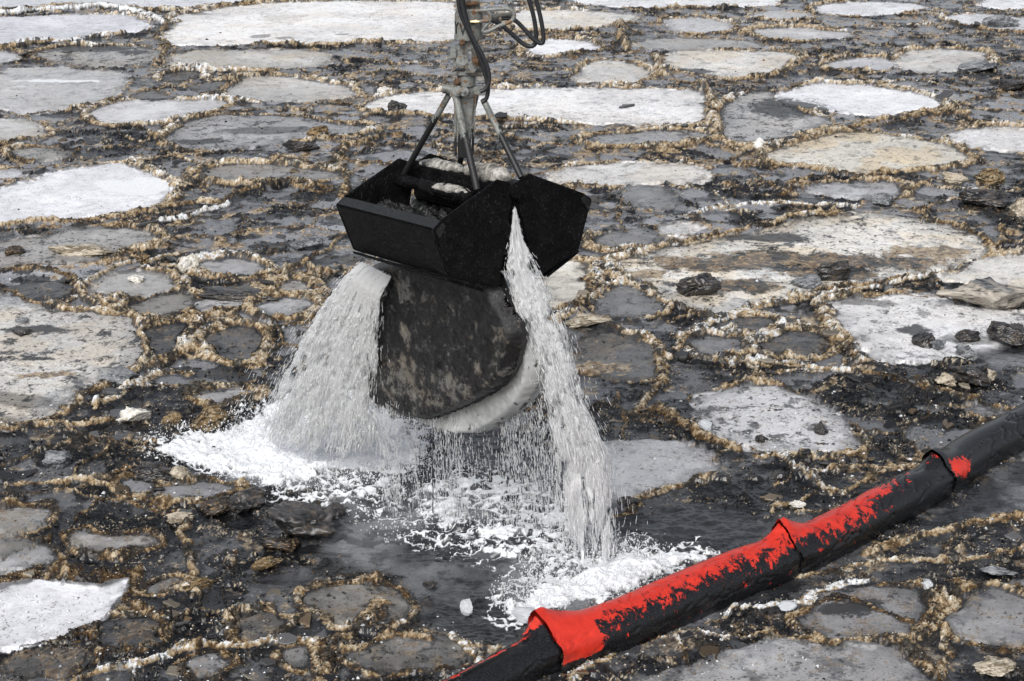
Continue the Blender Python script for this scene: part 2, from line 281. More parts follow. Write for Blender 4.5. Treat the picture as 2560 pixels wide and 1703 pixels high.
RIDGES = """
C|.05|.09|.75|long foreground slush ridge with white crust on top, bottom left|540,1500 700,1470 900,1420 1080,1370 1230,1320 1400,1300 1560,1300 1750,1275 1950,1240 2150,1245 2210,1270
C|.045|.08|.5|short ridge branching down to the bottom edge from the white-topped one|2200,1250 2180,1330 2130,1410 2080,1500 2060,1560
C|.045|.06|.35|thin ridge running up right from the fork of the white-topped ridge|2210,1250 2300,1180 2420,1080 2500,1020
C|.04|.08|.5|tan ridge winding down from the left foam to the broken slabs|370,215 560,215 720,220 830,290 950,340 1080,390 1190,460 1215,560 1260,640 1330,730 1330,780
C|.035|.05|.5|thin pale ridge at left, joining the winding tan one|60,190 250,190 370,215 550,180 700,180 830,130
C|.09|.11|.2|heavy brown crumbling ridge above the smooth milky floe|-100,850 80,850 200,800 400,790 560,810 700,800 850,790 930,800
C|.06|.08|.35|tan ridge down the right end of the smooth milky floe|920,790 940,850 910,930 880,990 940,1050
B|.05|.10|.6|left arm of the Y-shaped ridge, thick and tan|530,420 600,500 720,530 850,600 950,630 960,700 930,780 950,850 1010,910 1090,960
B|.05|.09|.6|right arm of the Y-shaped ridge, lumpy and orange-tan|1000,640 1120,640 1250,630 1290,620 1270,720 1240,800 1200,860 1180,900
B|.055|.09|.4|brown ridge from the Y-shaped one up to the waterfall|1270,620 1400,610 1560,590 1640,540 1680,440 1780,380 1900,300 2000,280 2130,330
B|.04|.07|.65|thin tan ridge arching above the rounded grey-beige floe|540,430 580,380 660,320 800,270 950,240 1100,210 1180,200
B|.06|.08|.35|low tan ridge along the left edge above the speckled beige floe|-60,300 100,320 260,310 420,310 480,360 560,430
B|.06|.08|.4|brown slush ridge at lower left above the left foam|-60,1340 150,1340 400,1310 600,1290 700,1280
B|.07|.08|.7|pale broken ridge between speckled beige floe and left foam|640,1190 800,1120 930,1060 1050,1000 1150,980 1260,990
A|.07|.10|.3|broad brown ridge curling up to the left of the grab bucket|2250,1300 2290,1200 2230,1080 2200,1010 2280,960 2420,930 2600,880
A|.06|.09|.45|tan ridge along the lower edge of the bright white left floe|-60,1480 200,1470 400,1460 700,1430 1000,1400 1150,1340 1300,1320 1450,1330
A|.05|.10|.25|dark-centred ridge running right from the bright white left floe|1480,1320 1560,1270 1700,1230 1850,1210 1980,1240 2200,1240
A|.05|.08|.95|thin snow-white bar on the slush right of the bright white left floe|1060,1430 1200,1430 1350,1380 1510,1330
A|.08|.12|.98|thick white slush wall across the blue-grey corner floe|-60,90 120,90 250,60 450,65 600,45 750,50 900,80 1000,110 1060,160
A|.06|.08|.98|white slush fringe on the near side of the blue-grey corner floe|110,285 250,262 450,268 600,240 750,235
A|.07|.10|.35|knotty tan ridge at left corner of the largest white floe|1080,150 1050,200 1040,260 1100,330 1060,390 1010,430
D|.09|.15|.45|upright tan ridge right of the hanging hoses|375,115 390,160 400,210 440,245
D|.09|.15|.5|upright tan ridge right of the rounded beige floe|560,270 575,310 570,350 590,380
D|.10|.16|.4|tall brown ridge at the right end of the broad white floe|780,425 800,470 850,510 850,570 860,620 860,690
D|.07|.10|.4|tan ridge between the black-smeared floe and the large beige pointed one|1000,735 1150,715 1350,660 1500,620 1650,590 1900,560 2100,555
D|.06|.09|.45|brown ridge along the front of the large beige pointed floe|1000,795 1200,795 1400,845 1600,860 1850,840 2050,820 2150,770
D|.06|.10|.35|short curved ridge climbing left of the flat pale grey floe|1140,950 1220,920 1260,880 1320,860
D|.05|.06|.8|long thin white ridge below the tilted dark-edged floe|700,1040 900,1010 1100,995 1300,1000 1550,1010
E|.05|.08|.45|tan ridge bounding the huge oval floe's upper left|180,270 350,290 550,240 800,180 1050,125 1250,85 1450,60
E|.07|.10|.35|brown ridge dropping from the right jaw past the orange-beige floe|340,310 280,370 230,440 180,510 110,550
E|.04|.08|.6|thin tan ridge along the huge oval floe's lower left|365,320 400,370 500,430 620,490 750,540 850,570 950,580
E|.035|.07|.75|long thin cream ridge rising right under the huge oval floe|660,710 750,630 950,575 1150,510 1300,470 1500,440 1700,400 1900,375
E|.035|.06|.6|thin looped ridge below the long cream one|800,635 950,655 1080,655 1180,610 1250,570
E|.04|.07|.6|thin ridge down the left side of the curved-slab floe|1345,570 1390,620 1450,690 1530,750 1580,790
E|.06|.09|.75|pale thick ridge in the middle right, starting beside the loop|840,775 1000,790 1120,810 1200,800 1350,805 1500,835
E|.055|.09|.35|brown end of the thick ridge leading to the right edge|1500,835 1700,850 1800,890 1950,940 2100,980 2300,1010 2450,1030
E|.07|.09|.65|chunky cream ridge below and right of the waterfall's upper half|90,590 160,550 250,590 350,620 450,670 600,710 620,760
E|.07|.10|.4|brown knotted ridge left of the round white floe|560,1010 620,1040 690,1090 740,1130 850,1190 960,1225
E|.06|.08|.5|light ridge below the dark floe with a tan stain|600,760 610,850 560,930 480,990 450,1040 500,1060
F|.045|.07|.75|crumbly white ridge between the round white floe and the boom|1900,1150 1960,1150 2010,1180 2060,1210 2085,1225
F|.03|.06|.5|straight thin tan ridge just above the boom|1940,1285 2000,1255 2080,1225 2150,1195 2220,1175 2280,1165
F|.035|.05|.6|ragged brown ridge behind the smooth pale floe|1560,1260 1620,1230 1700,1200 1740,1190
F|.04|.05|.55|tan ridge right of the boom, upper of two|2000,1435 2100,1415 2250,1395 2400,1400 2560,1380 2650,1375
F|.055|.07|.4|broad speckled slush bank right of the boom|2150,1385 2250,1345 2370,1325 2480,1310 2600,1290
F|.05|.07|.5|short brown ridge at the lower right edge|2400,1450 2470,1465 2560,1485 2640,1490
F|.04|.05|.5|ridge going down to the bottom edge right of the pancake|2370,1480 2390,1560 2360,1620 2350,1703 2340,1740
F|.04|.05|.75|icy white ridge at the foot of the boom's red collar|1420,1703 1470,1670 1520,1655 1545,1640
F|.035|.05|.85|pale slush line along the water side below the boom|1750,1560 1830,1530 1920,1510 2010,1485 2130,1435
F|.05|.06|.8|grainy white ridge left of the boom's low end|1130,1580 1170,1605 1195,1640 1220,1670
F|.05|.06|.35|low brown ridge curving below the beige oval floe|820,1680 870,1620 930,1600 1010,1590 1080,1600
P|.05|.085|.45|curled oily rim standing round the oval pancake floe below the boom|1850,1390 1822,1425 1850,1452 1900,1470 1990,1482 2090,1470 2140,1440 2158,1415
P|.03|.04|.15|black oily ridge across the oval pancake floe|1870,1372 1920,1365 1990,1390 2050,1415 2110,1430
"""
WATERS = [
 ('P', [(700,1180),(860,1090),(930,1000),(1150,1000),(1380,1070),(1420,1190),(1560,1150),(1700,1160),(1790,1215),(1640,1310),(1240,1455),(1130,1500),(980,1425),(960,1340),(800,1300),(720,1250)]),
 ('P', [(2080,1230),(2180,1160),(2357,1060),(2600,1000),(2600,1080),(2357,1180),(2230,1230),(2120,1265)]),
 ('P', [(1290,1500),(1500,1430),(1640,1370),(1760,1330),(1860,1290),(1960,1260),(1900,1320),(1700,1400),(1500,1480),(1330,1560)]),
 ('P', [(380,1010),(560,970),(640,930),(900,960),(960,1060),(800,1130),(600,1130),(400,1090)]),
 ('P', [(520,1345),(620,1320),(720,1330),(700,1370),(600,1375)]),
 ('P', [(2250,810),(2357,790),(2500,790),(2500,850),(2357,850),(2260,845)]),
]
FOAMS = [
 ('P', [(335,1040),(420,1000),(560,985),(600,930),(700,900),(850,900),(960,980),(1010,1050),(960,1080),(800,1095),(640,1130),(560,1100),(400,1075)], .85, .22),
 ('P', [(1160,1400),(1210,1360),(1300,1310),(1420,1270),(1560,1258),(1650,1285),(1640,1310),(1480,1350),(1320,1410),(1230,1430)], .85, .22),
 ('P', [(860,1140),(980,1100),(1150,1080),(1300,1130),(1360,1240),(1300,1330),(1150,1310),(1000,1260),(930,1200)], .48, .2),
 ('P', [(600,1100),(850,1080),(960,1120),(900,1180),(700,1190),(600,1150)], .42, .15),
 ('P', [(1380,1230),(1560,1240),(1660,1260),(1600,1290),(1400,1290)], .38, .12),
]
BLOBS = [('P',450,320,260,40,1),('P',700,440,160,40,1.2),('P',1050,560,300,60,.6),('P',520,880,170,90,1.3),('P',520,1180,220,60,1.4),
 ('P',150,1250,220,60,.9),('P',500,1420,260,80,1.3),('P',200,1500,240,60,.8),('P',2200,180,220,40,.8),('P',1900,360,180,30,.4),('P',1600,460,260,40,.9),
 ('P',1450,830,150,60,1.2),('P',1650,770,220,60,1.2),('P',2080,900,220,60,1.3),('P',2150,960,220,60,1.2),('P',1850,1130,120,60,.8),('P',900,520,150,40,.8),
 ('P',1500,640,150,40,.5),('P',2300,420,120,40,1.0),('P',2250,850,150,50,1.3),('P',80,660,120,30,1.2),('P',1700,1140,160,50,1.0)]
STAINS = [('A',1310,105,70,12,'g'),('A',1690,248,85,16,'g'),('A',1860,262,80,10,'g'),('A',2230,240,70,8,'g'),('A',600,330,330,32,'o'),
 ('C',400,910,170,55,'w'),('C',820,990,90,22,'w'),('A',900,1240,300,50,'w'),
 ('E',1200,320,850,48,'b'),('E',1100,195,220,26,'o'),('E',1450,370,260,40,'b'),('E',1000,440,200,40,'b'),('E',1900,270,200,40,'t'),
 ('B',200,720,260,28,'o'),('B',260,900,90,16,'o'),('B',60,1190,300,50,'g'),('B',300,1010,200,30,'t'),
 ('D',1200,540,220,50,'o'),('D',1050,450,120,25,'g'),('D',1400,210,100,12,'g'),('D',720,360,130,18,'o'),
 ('E',1850,650,100,20,'o'),('E',2100,700,150,25,'g'),('E',2200,520,150,40,'o'),('E',1600,520,160,25,'g'),('A',870,360,120,14,'o'),
 ('A',1800,870,400,30,'g'),('A',1300,940,200,22,'o'),('P',1480,640,60,10,'t'),('E',300,850,180,30,'t'),
 ('P',1950,1400,90,25,'o'),('A',400,550,300,9,'w')]
# ------------------------------------------------------------------ the ice field: one fine terrain, cut into floes, ridges, slush and foam
def rows():
    out = []; y = 7.4
    while y < 36: out.append(y); y += GQ * 1.9e-4 * y ** 1.5
    while y < 900: out.append(y); y *= 1.012 if y < 60 else 1.06
    return np.array(out)
GQ = 1.0
yr = rows()
ucol = np.concatenate([np.linspace(-1.1, -.41, 90)[:-1], np.linspace(-.41, -.33, 100)[:-1], np.linspace(-.33, .33, int(1430 / GQ)), np.linspace(.33, .41, 100)[1:], np.linspace(.41, 1.1, 90)[1:]])
NR, NC = len(yr), len(ucol)
Y0 = np.repeat(yr[:, None], NC, 1); X0 = Y0 * ucol[None, :]
X = X0.ravel(); Y = Y0.ravel(); NV = X.size
print('grid', NR, NC, NV)
w1 = fbm(X, Y, 2.2, 2, 1) - .5; w2 = fbm(X, Y, 2.2, 2, 11) - .5
w3 = fbm(X, Y, 14, 2, 21) - .5; w4 = fbm(X, Y, 14, 2, 31) - .5
w5 = fbm(X, Y, 5.5, 2, 15) - .5; w6 = fbm(X, Y, 5.5, 2, 18) - .5; lo2 = fbm(X, Y, .8, 2, 19)
WX = (X + .16 * w1 + .12 * w5 + .05 * w3).astype(np.float32); WY = (Y + .20 * w2 + .14 * w6 + .06 * w4).astype(np.float32)
lo = fbm(X, Y, .9, 3, 41); md = fbm(X, Y, 4.5, 3, 51); hi = fbm(X, Y, 26, 3, 61, .65); fi = fbm(X, Y, 70, 2, 71)
rag = fbm(X, Y, 9, 4, 81, .6)

floes = []
for ln in FLOES.strip().splitlines():
    t, par, lab, pts = ln.split('|'); tone, warm, dirt = map(float, par.split())
    p = world_pts(t, [tuple(map(float, q.split(','))) for q in pts.split()], .03)
    floes.append((chaikin(p, 2), tone, warm, dirt, lab))
ridges = []
for ln in RIDGES.strip().splitlines():
    t, w, h, wh, lab, pts = ln.split('|')
    p = world_pts(t, [tuple(map(float, q.split(','))) for q in pts.split()], .03)
    ridges.append((chaikin(p, 2, False), float(w), float(h), float(wh), lab))

SD = np.full(NV, -9., np.float32); FID = np.full(NV, -1, np.int32)
for k, (p, *_r) in enumerate(floes):
    m = np.nonzero((WX > p[:, 0].min() - .5) & (WX < p[:, 0].max() + .5) & (WY > p[:, 1].min() - .5) & (WY < p[:, 1].max() + .5))[0]
    d = seg_dist(WX[m], WY[m], p)
    b = d > SD[m]; SD[m[b]] = d[b]; FID[m[b]] = k
RD = np.full(NV, 9., np.float32); RID = np.full(NV, -1, np.int32); RH = np.zeros(NV, np.float32)
for k, (p, w, h, wh, lab) in enumerate(ridges):
    m = np.nonzero((WX > p[:, 0].min() - .4) & (WX < p[:, 0].max() + .4) & (WY > p[:, 1].min() - .4) & (WY < p[:, 1].max() + .4))[0]
    d = seg_dist(WX[m], WY[m], p, False) / (w * .78)
    b = d < RD[m]; RD[m[b]] = d[b]; RID[m[b]] = k
rwa = np.array([r[1] for r in ridges]); rha = np.array([r[2] for r in ridges]); rwh = np.array([r[3] for r in ridges])
tone = np.array([f[1] for f in floes]); warm = np.array([f[2] for f in floes]); dirt = np.array([f[3] for f in floes])

# areas of open water, foam, and patches thick with oil (photo pixels turned into places on the water)
def area(t, pts, soft):
    p = chaikin(world_pts(t, pts, 0), 2)
    out = np.zeros(NV, np.float32)
    m = np.nonzero((X > p[:, 0].min() - 1) & (X < p[:, 0].max() + 1) & (Y > p[:, 1].min() - 1) & (Y < p[:, 1].max() + 1))[0]
    d = seg_dist(WX[m], WY[m], p); out[m] = ss(d, -soft, soft); return out
WAT = np.zeros(NV, np.float32)
for t, pts in WATERS: np.maximum(WAT, area(t, pts, .10), out=WAT)
FO = np.zeros(NV, np.float32)
for t, pts, s, soft in FOAMS: np.maximum(FO, s * area(t, pts, soft), out=FO)
OIL = np.zeros(NV, np.float32)
for t, x, y, rx, ry, s in BLOBS:
    u, v = full(t, x, y); c = onz(u, v)[:2]; sc_ = TILE[t][0]
    ax = rx / sc_ / F * np.linalg.norm(ray(u, v) * (CAM_H / -ray(u, v)[2])); ay = abs(onz(u, v - ry / sc_)[1] - onz(u, v + ry / sc_)[1]) / 2
    OIL += s * np.exp(-((WX - c[0]) / ax) ** 2 - ((WY - c[1]) / ay) ** 2)

# small second-order floes and ridges in everything that was not traced
def voronoi(sx, sy, seed):
    gx = WX / sx; gy = WY / sy; ix = np.floor(gx); iy = np.floor(gy)
    f1 = np.full(NV, 9., np.float32); f2 = f1.copy(); cid = np.zeros(NV, np.float32)
    for dx in (-1, 0, 1):
        for dy in (-1, 0, 1):
            cx = ix + dx; cy = iy + dy
            h1 = _T[(cx.astype(np.int64) * 7 + cy.astype(np.int64) * 131 + seed) & 511, (cy.astype(np.int64) * 3 + seed * 5) & 511]
            h2 = _T[(cy.astype(np.int64) * 11 + seed * 9) & 511, (cx.astype(np.int64) * 5 + cy.astype(np.int64) * 17) & 511]
            d = (cx + .1 + .8 * h1 - gx) ** 2 + (cy + .1 + .8 * h2 - gy) ** 2
            n = d < f1; f2 = np.where(n, f1, np.minimum(f2, d)); cid = np.where(n, h1 * .6 + h2 * .4, cid); f1 = np.where(n, d, f1)
    return (np.sqrt(f2) - np.sqrt(f1)) * min(sx, sy), cid
VE, VC = voronoi(.95, .9, 3)
voff = ss(VE, .03, .10)

near = ss(Y, 17., 10.)                                # 1 near, 0 far
infl = SD > 0
# floe rim: the crust that stands along each floe's edge
SD += (.05 + .035 * (1 - near)) * (FID >= 0)
rimw = np.maximum((.025 + .022 * (1 - near)) * (.35 + 1.3 * ss(lo2, .3, .7)) + .03 * (rag - .5), .008)
rimc = -.25 * rimw
rim = np.exp(-((SD - rimc) / rimw) ** 2) * (FID >= 0)
rimh = (.030 + .026 * (1 - near)) * (.5 + 1.0 * md) * (.3 + .9 * ss(lo2, .34, .6))
small = np.where(FID >= 0, 1, 0)
rdg = np.exp(-RD ** 2 * 1.1) * (RID >= 0)
rdg_h = np.where(RID >= 0, rha[RID], 0) * (.35 + .6 * md)
vr = (.75 + .25 * ss(lo2, .4, .6)) * np.exp(-(VE / (.017 + .016 * (1 - near))) ** 2) * (~infl) * ss(lo, .40, .48) * (1 - WAT)
vrh = .035
lump = ss(hi, .3, .75) * 1.0
greyp = ss(fbm(X, Y, 3.0, 4, 101) + .34 * (VC - .5) - .12 * OIL + .05 * (1 - near), .44, .52)
wetp = ss(fbm(X, Y, 2.5, 3, 181), .44, .52)
sl_h = .020 * (rag - .4) * 2 + .022 * ss(rag, .55, .75) + (.014 * (hi - .5) + .016 * (fi - .5)) * (1 - .8 * greyp) * (1 - .85 * wetp) + .02 * (lo - .5)
z_slush = (np.clip(sl_h, -.012, 1)) * (1 - .6 * greyp) + .012
z_floe = .03 + .012 * (lo - .5) + .004 * (md - .5) + .014 * ss(dirt[FID] * 1. + rag, .85, 1.15) * (hi)
z = np.where(infl, z_floe * ss(SD, -.01, .03) + z_slush * (1 - ss(SD, -.01, .03)), z_slush)
z = z * (1 - WAT * .95) + WAT * ((.034 + .05 * ss(FO, .02, .3)) * (fbm(X * .8, Y * 1.3, 11, 3, 91, .6) - .5) + .006 * (hi - .5) * (1 + FO))
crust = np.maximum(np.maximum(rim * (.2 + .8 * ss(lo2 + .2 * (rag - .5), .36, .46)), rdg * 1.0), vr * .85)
zc = np.maximum(np.maximum(rim * rimh * (1 - WAT), rdg * rdg_h), vr * vrh) * (1 - .28 * near)
z = z + zc * (1.0 + .25 * (md - .4) + .16 * (lump - .4)) + ss(zc, .01, .04) * (.012 * (hi - .5) + .010 * (fi - .5))
# foam stands up in small froth heads
lz_ = fbm(X, Y, 16, 2, 219)
fmask = FO * (1 - .25 * ss(fbm(X, Y, 9, 3, 218), .5, .62)) + .45 * (rag - .5) + .3 * (hi - .5)
foam = ss(fmask + .16 * (fi - .5) + .35 * (lz_ - .5), .42, .64)
lz = fbm(X, Y, 10, 3, 211, .6); lz2 = fbm(X, Y, 4, 2, 214)
lace = ss(1 - np.abs(lz * 2 - 1) * 9 + .8 * (hi - .5) + 1.6 * (FO - .35) + 1.6 * (lz2 - .5), .35, .75) * (FO > .04)
foam = np.maximum(foam, lace * .95)
z = z + foam * (.004 + ss(FO, .4, .9) * (.14 * (fbm(X, Y, 5.5, 4, 201, .52) - .35) + .04 * (md - .4)))
far_fade = ss(Y, 200, 60); z = z * (.2 + .8 * far_fade)

# ---- stain map (base colours)
def lerp(a, b, t): return a + (b - a) * t[:, None]
def col(*c): return np.array(c, np.float32)[None, :]
BLACK, DARK, GREY = col(.005, .0055, .0065), col(.021, .022, .025), col(.105, .108, .116)
BROWN, TAN, CREAM, WHITE = col(.085, .052, .025), col(.34, .245, .14), col(.54, .46, .34), col(.84, .86, .88)
rnd = vn(X * 60, Y * 60, 5); rnd2 = vn(X * 130, Y * 130, 6)
# slush base
s_t = ss(rag + .25 * (lo - .5) - .10 * OIL, .30, .62)
csl = lerp(np.repeat(BLACK, NV, 0), DARK * .8, s_t)
greyp = ss(fbm(X, Y, 3.0, 4, 101) + .34 * (VC - .5) - .12 * OIL + .05 * (1 - near), .44, .52) * (.4 + .6 * voff)
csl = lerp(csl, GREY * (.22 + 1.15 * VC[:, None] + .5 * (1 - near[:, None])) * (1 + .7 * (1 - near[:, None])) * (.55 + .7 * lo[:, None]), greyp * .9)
tanp = ss(fbm(X, Y, 6, 4, 111, .65) + .25 * (hi - .5) + .05 * (1 - near) - .10 * OIL, .60, .68)
tanc = lerp(np.repeat(BROWN, NV, 0), TAN, ss(hi + .3 * (rnd - .5), .35, .6)); tanc = lerp(tanc, CREAM, ss(hi + .5 * (rnd2 - .5), .62, .8))
csl = lerp(csl, tanc, tanp * (.9 - .5 * near))
gr = ss(rnd2 + .5 * (hi - .5) + .5 * (rag - .5), .78, .9) * (1 - .7 * greyp); csl = lerp(csl, tanc * (.5 + .9 * rnd[:, None]), gr * .8)
blk = ss(fbm(X, Y, 5, 4, 121) + .15 * (fi - .5) + .08 * OIL, .56, .60); csl = lerp(csl, BLACK, blk * .85)
wet_s = .72 + .28 * ss(rag, .55, .35)
# floes
ft = tone[FID]; fw = warm[FID] - .06; fd = dirt[FID]
base = .04 + .80 * ft ** 1.12
fc = np.stack([base * (1 + .03 * fw), base * (1 - .035 * fw), base * (1.03 - .22 * fw)], 1).astype(np.float32)
cloud = fbm(X, Y, 1.6, 4, 131)
fc *= (.80 + .4 * cloud)[:, None]
warmp = ss(fbm(X, Y, 2.3, 3, 136), .45, .65) * np.clip(fw, 0, 1); fc = lerp(fc, fc * col(1.0, .86, .66), warmp)
grp = ss(cloud + .10 * (rnd2 - .5) + .16 * (hi - .5) + .35 * (fd - .2) - .5 * np.clip(SD, 0, .4) + .3 * (rag - .5), .52, .75) * np.clip(fd * 2.2, 0, 1)
fc = lerp(fc, fc * .30 + DARK * .6, grp * .85)
crackle = ss(fbm(X, Y, 6.5, 5, 141, .74) + .14 * (rnd2 - .5) + .14 * (hi - .5), .60 - .10 * fd, .72 - .08 * fd); fc = lerp(fc, DARK * .8, crackle * np.clip(.25 + fd * 1.6, 0, .92) * (ft < .96))
speck = ss(hi + .25 * (rnd - .5), .74 - .12 * fd, .80 - .12 * fd) * ss(lo + .5 * fd, .42, .6)
fc = lerp(fc, BLACK + .01, speck * np.clip(.35 + fd * 2, 0, .95))
fspk = ss(fi + .4 * (rag - .5), .80 - .1 * fd, .86 - .1 * fd); fc = lerp(fc, BROWN * .6, fspk * .7)
edge = np.exp(-np.clip(SD, 0, 9) / (.07 + .14 * fd)) ; fc = lerp(fc, DARK * .9, edge * ss(rag + .25 * fd, .38, .6) * .9)
fine_m = fbm(X, Y, 13, 4, 231, .65); fc = fc * (.72 + .56 * fine_m)[:, None]; fc = lerp(fc, lerp(BROWN + 0 * fc, tanc, .5 + 0 * rag), ss(fine_m + .35 * (rnd2 - .5) + .3 * (fd - .3) + .15 * (near - .5), .66, .76) * .6 * (1 - ss(ft, .6, .9)))
frost = ss(cloud, .6, .72) * ft; fc = lerp(fc, WHITE, frost * .35)
for t, x, y, rx, ry, kind in STAINS:
    u, v = full(t, x, y); c = onz(u, v)[:2]; sc_ = TILE[t][0]
    ax = rx / sc_ / F * np.linalg.norm(ray(u, v) * (CAM_H / -ray(u, v)[2])); ay = abs(onz(u, v - ry / sc_)[1] - onz(u, v + ry / sc_)[1]) / 2
    e = np.exp(-((WX - c[0]) / ax) ** 2 - ((WY - c[1]) / ay) ** 2)
    if kind == 'w': fc = lerp(fc, WHITE, ss(e * (.6 + rag), .35, .6) * .9)
    elif kind == 'o': fc = lerp(fc, BLACK + .012 + .03 * rag[:, None], ss(e + .6 * (rag - .5) + .4 * (hi - .5) + .3 * (rnd2 - .5), .32, .58) * .93)
    elif kind == 'b': fc = lerp(fc, lerp(lerp(BROWN * 1.2 + 0 * fc, TAN, ss(hi + .4 * (rnd - .5), .52, .68)), BLACK, ss(fbm(X, Y, 10, 4, 241, .7), .44, .54)), ss(e + .6 * (rag - .5) + .4 * (hi - .5) + .3 * (rnd2 - .5), .30, .54) * .9)
    elif kind == 'g': fc = lerp(fc, fc * .42, ss(e + .3 * (rag - .5), .35, .6))
    elif kind == 't': fc = lerp(fc, tanc, ss(e + .6 * (rag - .5) + .4 * (hi - .5), .4, .52) * .85)
tf = ss(SD, -.015, .02) * (FID >= 0)
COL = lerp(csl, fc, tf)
wet_s = .60 + .40 * wetp
WET = wet_s * (1 - tf) + (.5 + .12 * ss(cloud, .6, .4) + .3 * crackle * fd + .25 * grp) * tf
# oily water, dark grey with paler grey patches
wc = lerp(np.repeat(DARK * 1.25, NV, 0), GREY * 1.6, ss(fbm(X, Y, 2.2, 3, 151), .4, .7)); wc = lerp(wc, BLACK, ss(rag, .5, .66) * .6)
ww = WAT; COL = lerp(COL, wc, ww); WET = WET * (1 - ww) + ww * 1.0
# crust colours, with relief shading painted in: crests lightened, flanks and hollows darkened
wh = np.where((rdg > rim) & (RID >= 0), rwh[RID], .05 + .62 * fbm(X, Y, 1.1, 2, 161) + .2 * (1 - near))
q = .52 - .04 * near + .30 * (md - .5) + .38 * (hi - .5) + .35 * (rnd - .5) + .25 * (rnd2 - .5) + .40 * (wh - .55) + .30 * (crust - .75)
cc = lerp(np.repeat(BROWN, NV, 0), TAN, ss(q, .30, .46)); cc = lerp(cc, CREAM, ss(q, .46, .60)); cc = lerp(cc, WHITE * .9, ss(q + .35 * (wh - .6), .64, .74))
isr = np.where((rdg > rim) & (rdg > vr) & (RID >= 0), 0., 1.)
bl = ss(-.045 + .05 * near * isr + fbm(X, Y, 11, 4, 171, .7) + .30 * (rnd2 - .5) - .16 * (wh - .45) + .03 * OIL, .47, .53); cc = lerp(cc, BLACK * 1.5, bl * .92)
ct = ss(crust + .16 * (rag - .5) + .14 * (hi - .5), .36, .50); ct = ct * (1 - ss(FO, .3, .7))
COL = lerp(COL, BLACK * 1.4, ss(crust + .3 * (rag - .5), .06, .25) * (1 - ct) * .75 * (1 - WAT) * ss(lo2 + .3 * (md - .5), .35, .5))  # contact shadow drawn in black along both sides of the crust
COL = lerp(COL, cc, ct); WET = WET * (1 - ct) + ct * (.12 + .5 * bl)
COL = lerp(COL, WHITE * .95, foam); WET = WET * (1 - foam) + foam * .3
# slight sideways push so the crust crumbles and overhangs
X = X + ct * .012 * (fi - .5) + ct * .02 * w3; Y = Y + ct * .012 * (rnd - .5)
VERT = np.stack([X, Y, z], 1).astype(np.float32)
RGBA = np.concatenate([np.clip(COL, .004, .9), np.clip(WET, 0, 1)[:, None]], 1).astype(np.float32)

# ---- cut into objects by face
a = (np.arange(NR - 1)[:, None] * NC + np.arange(NC - 1)[None, :]).ravel()
QUAD = np.stack([a, a + 1, a + NC + 1, a + NC], 1).astype(np.int32)
NFL, NRD = len(floes), len(ridges)
vid = np.zeros(NV, np.int32)                              # 0 slush
vid[(WAT > .5)] = 1
ridm = (RID >= 0) & (RD < 1.15); rimm = (FID >= 0) & (SD > -1.3 * rimw) & (SD < .35 * rimw) & (WAT < .6)
vid[rimm] = 1000 + FID[rimm]
topm = (FID >= 0) & (SD >= .35 * rimw) & (WAT < .8); vid[topm] = 2000 + FID[topm]
vid[ridm] = 3000 + RID[ridm]
vid[foam > .5] = 2
fid = vid[QUAD[:, 0]]
order = np.argsort(fid, kind='stable'); fs = fid[order]; ids, st = np.unique(fs, return_index=True); st = np.append(st, len(fs))
def piece(name, i, mat_, parent=None, origin=None):
    f = QUAD[order[st[i]:st[i + 1]]]; uv, inv = np.unique(f, return_inverse=True)
    return mesh_np(name, VERT[uv], inv.reshape(f.shape).astype(np.int32), mat_, parent, True, RGBA[uv], origin)
idx = {int(k): i for i, k in enumerate(ids)}
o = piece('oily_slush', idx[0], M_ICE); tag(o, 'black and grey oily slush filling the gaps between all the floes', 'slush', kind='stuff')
o = piece('water', idx[1], M_ICE); tag(o, 'dark oily water opened under the grab and beside the boom', 'water', kind='structure')
o = piece('foam', idx[2], M_FOAM); tag(o, 'white foam and froth churned up where the falling water lands', 'foam', kind='stuff')
for k in range(NFL):
    if 2000 + k not in idx: print('no floe', k, floes[k][4]); continue
    cen = floes[k][0].mean(0); org = np.array([cen[0], cen[1], 0.])
    e = empty('ice_floe', tuple(org), floes[k][4], 'ice floe', 'ice floes drifting side by side')
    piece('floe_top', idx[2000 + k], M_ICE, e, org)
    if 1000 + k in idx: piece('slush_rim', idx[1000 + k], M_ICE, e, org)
for k in range(NRD):
    if 3000 + k not in idx: print('no ridge', k, ridges[k][4]); continue
    cen = ridges[k][0].mean(0); org = np.array([cen[0], cen[1], 0.])
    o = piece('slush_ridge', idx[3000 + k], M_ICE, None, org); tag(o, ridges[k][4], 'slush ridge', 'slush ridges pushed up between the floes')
# water under everything, out to the horizon
v = [(-3000, -50, -.12), (3000, -50, -.12), (3000, 3900, -.12), (-3000, 3900, -.12)]
mw, nt, b = mat('deep_water'); b.inputs['Base Color'].default_value = (.02, .024, .028, 1); b.inputs['Roughness'].default_value = .12
nz = noise(nt, 3, 3); bump(nt, nz.outputs[0], .1, .05, b)
o = mesh_np('sea_water', v, [(0, 1, 2, 3)], mw, None, False); tag(o, 'dark sea water under the ice reaching to the horizon', 'sea', kind='structure')

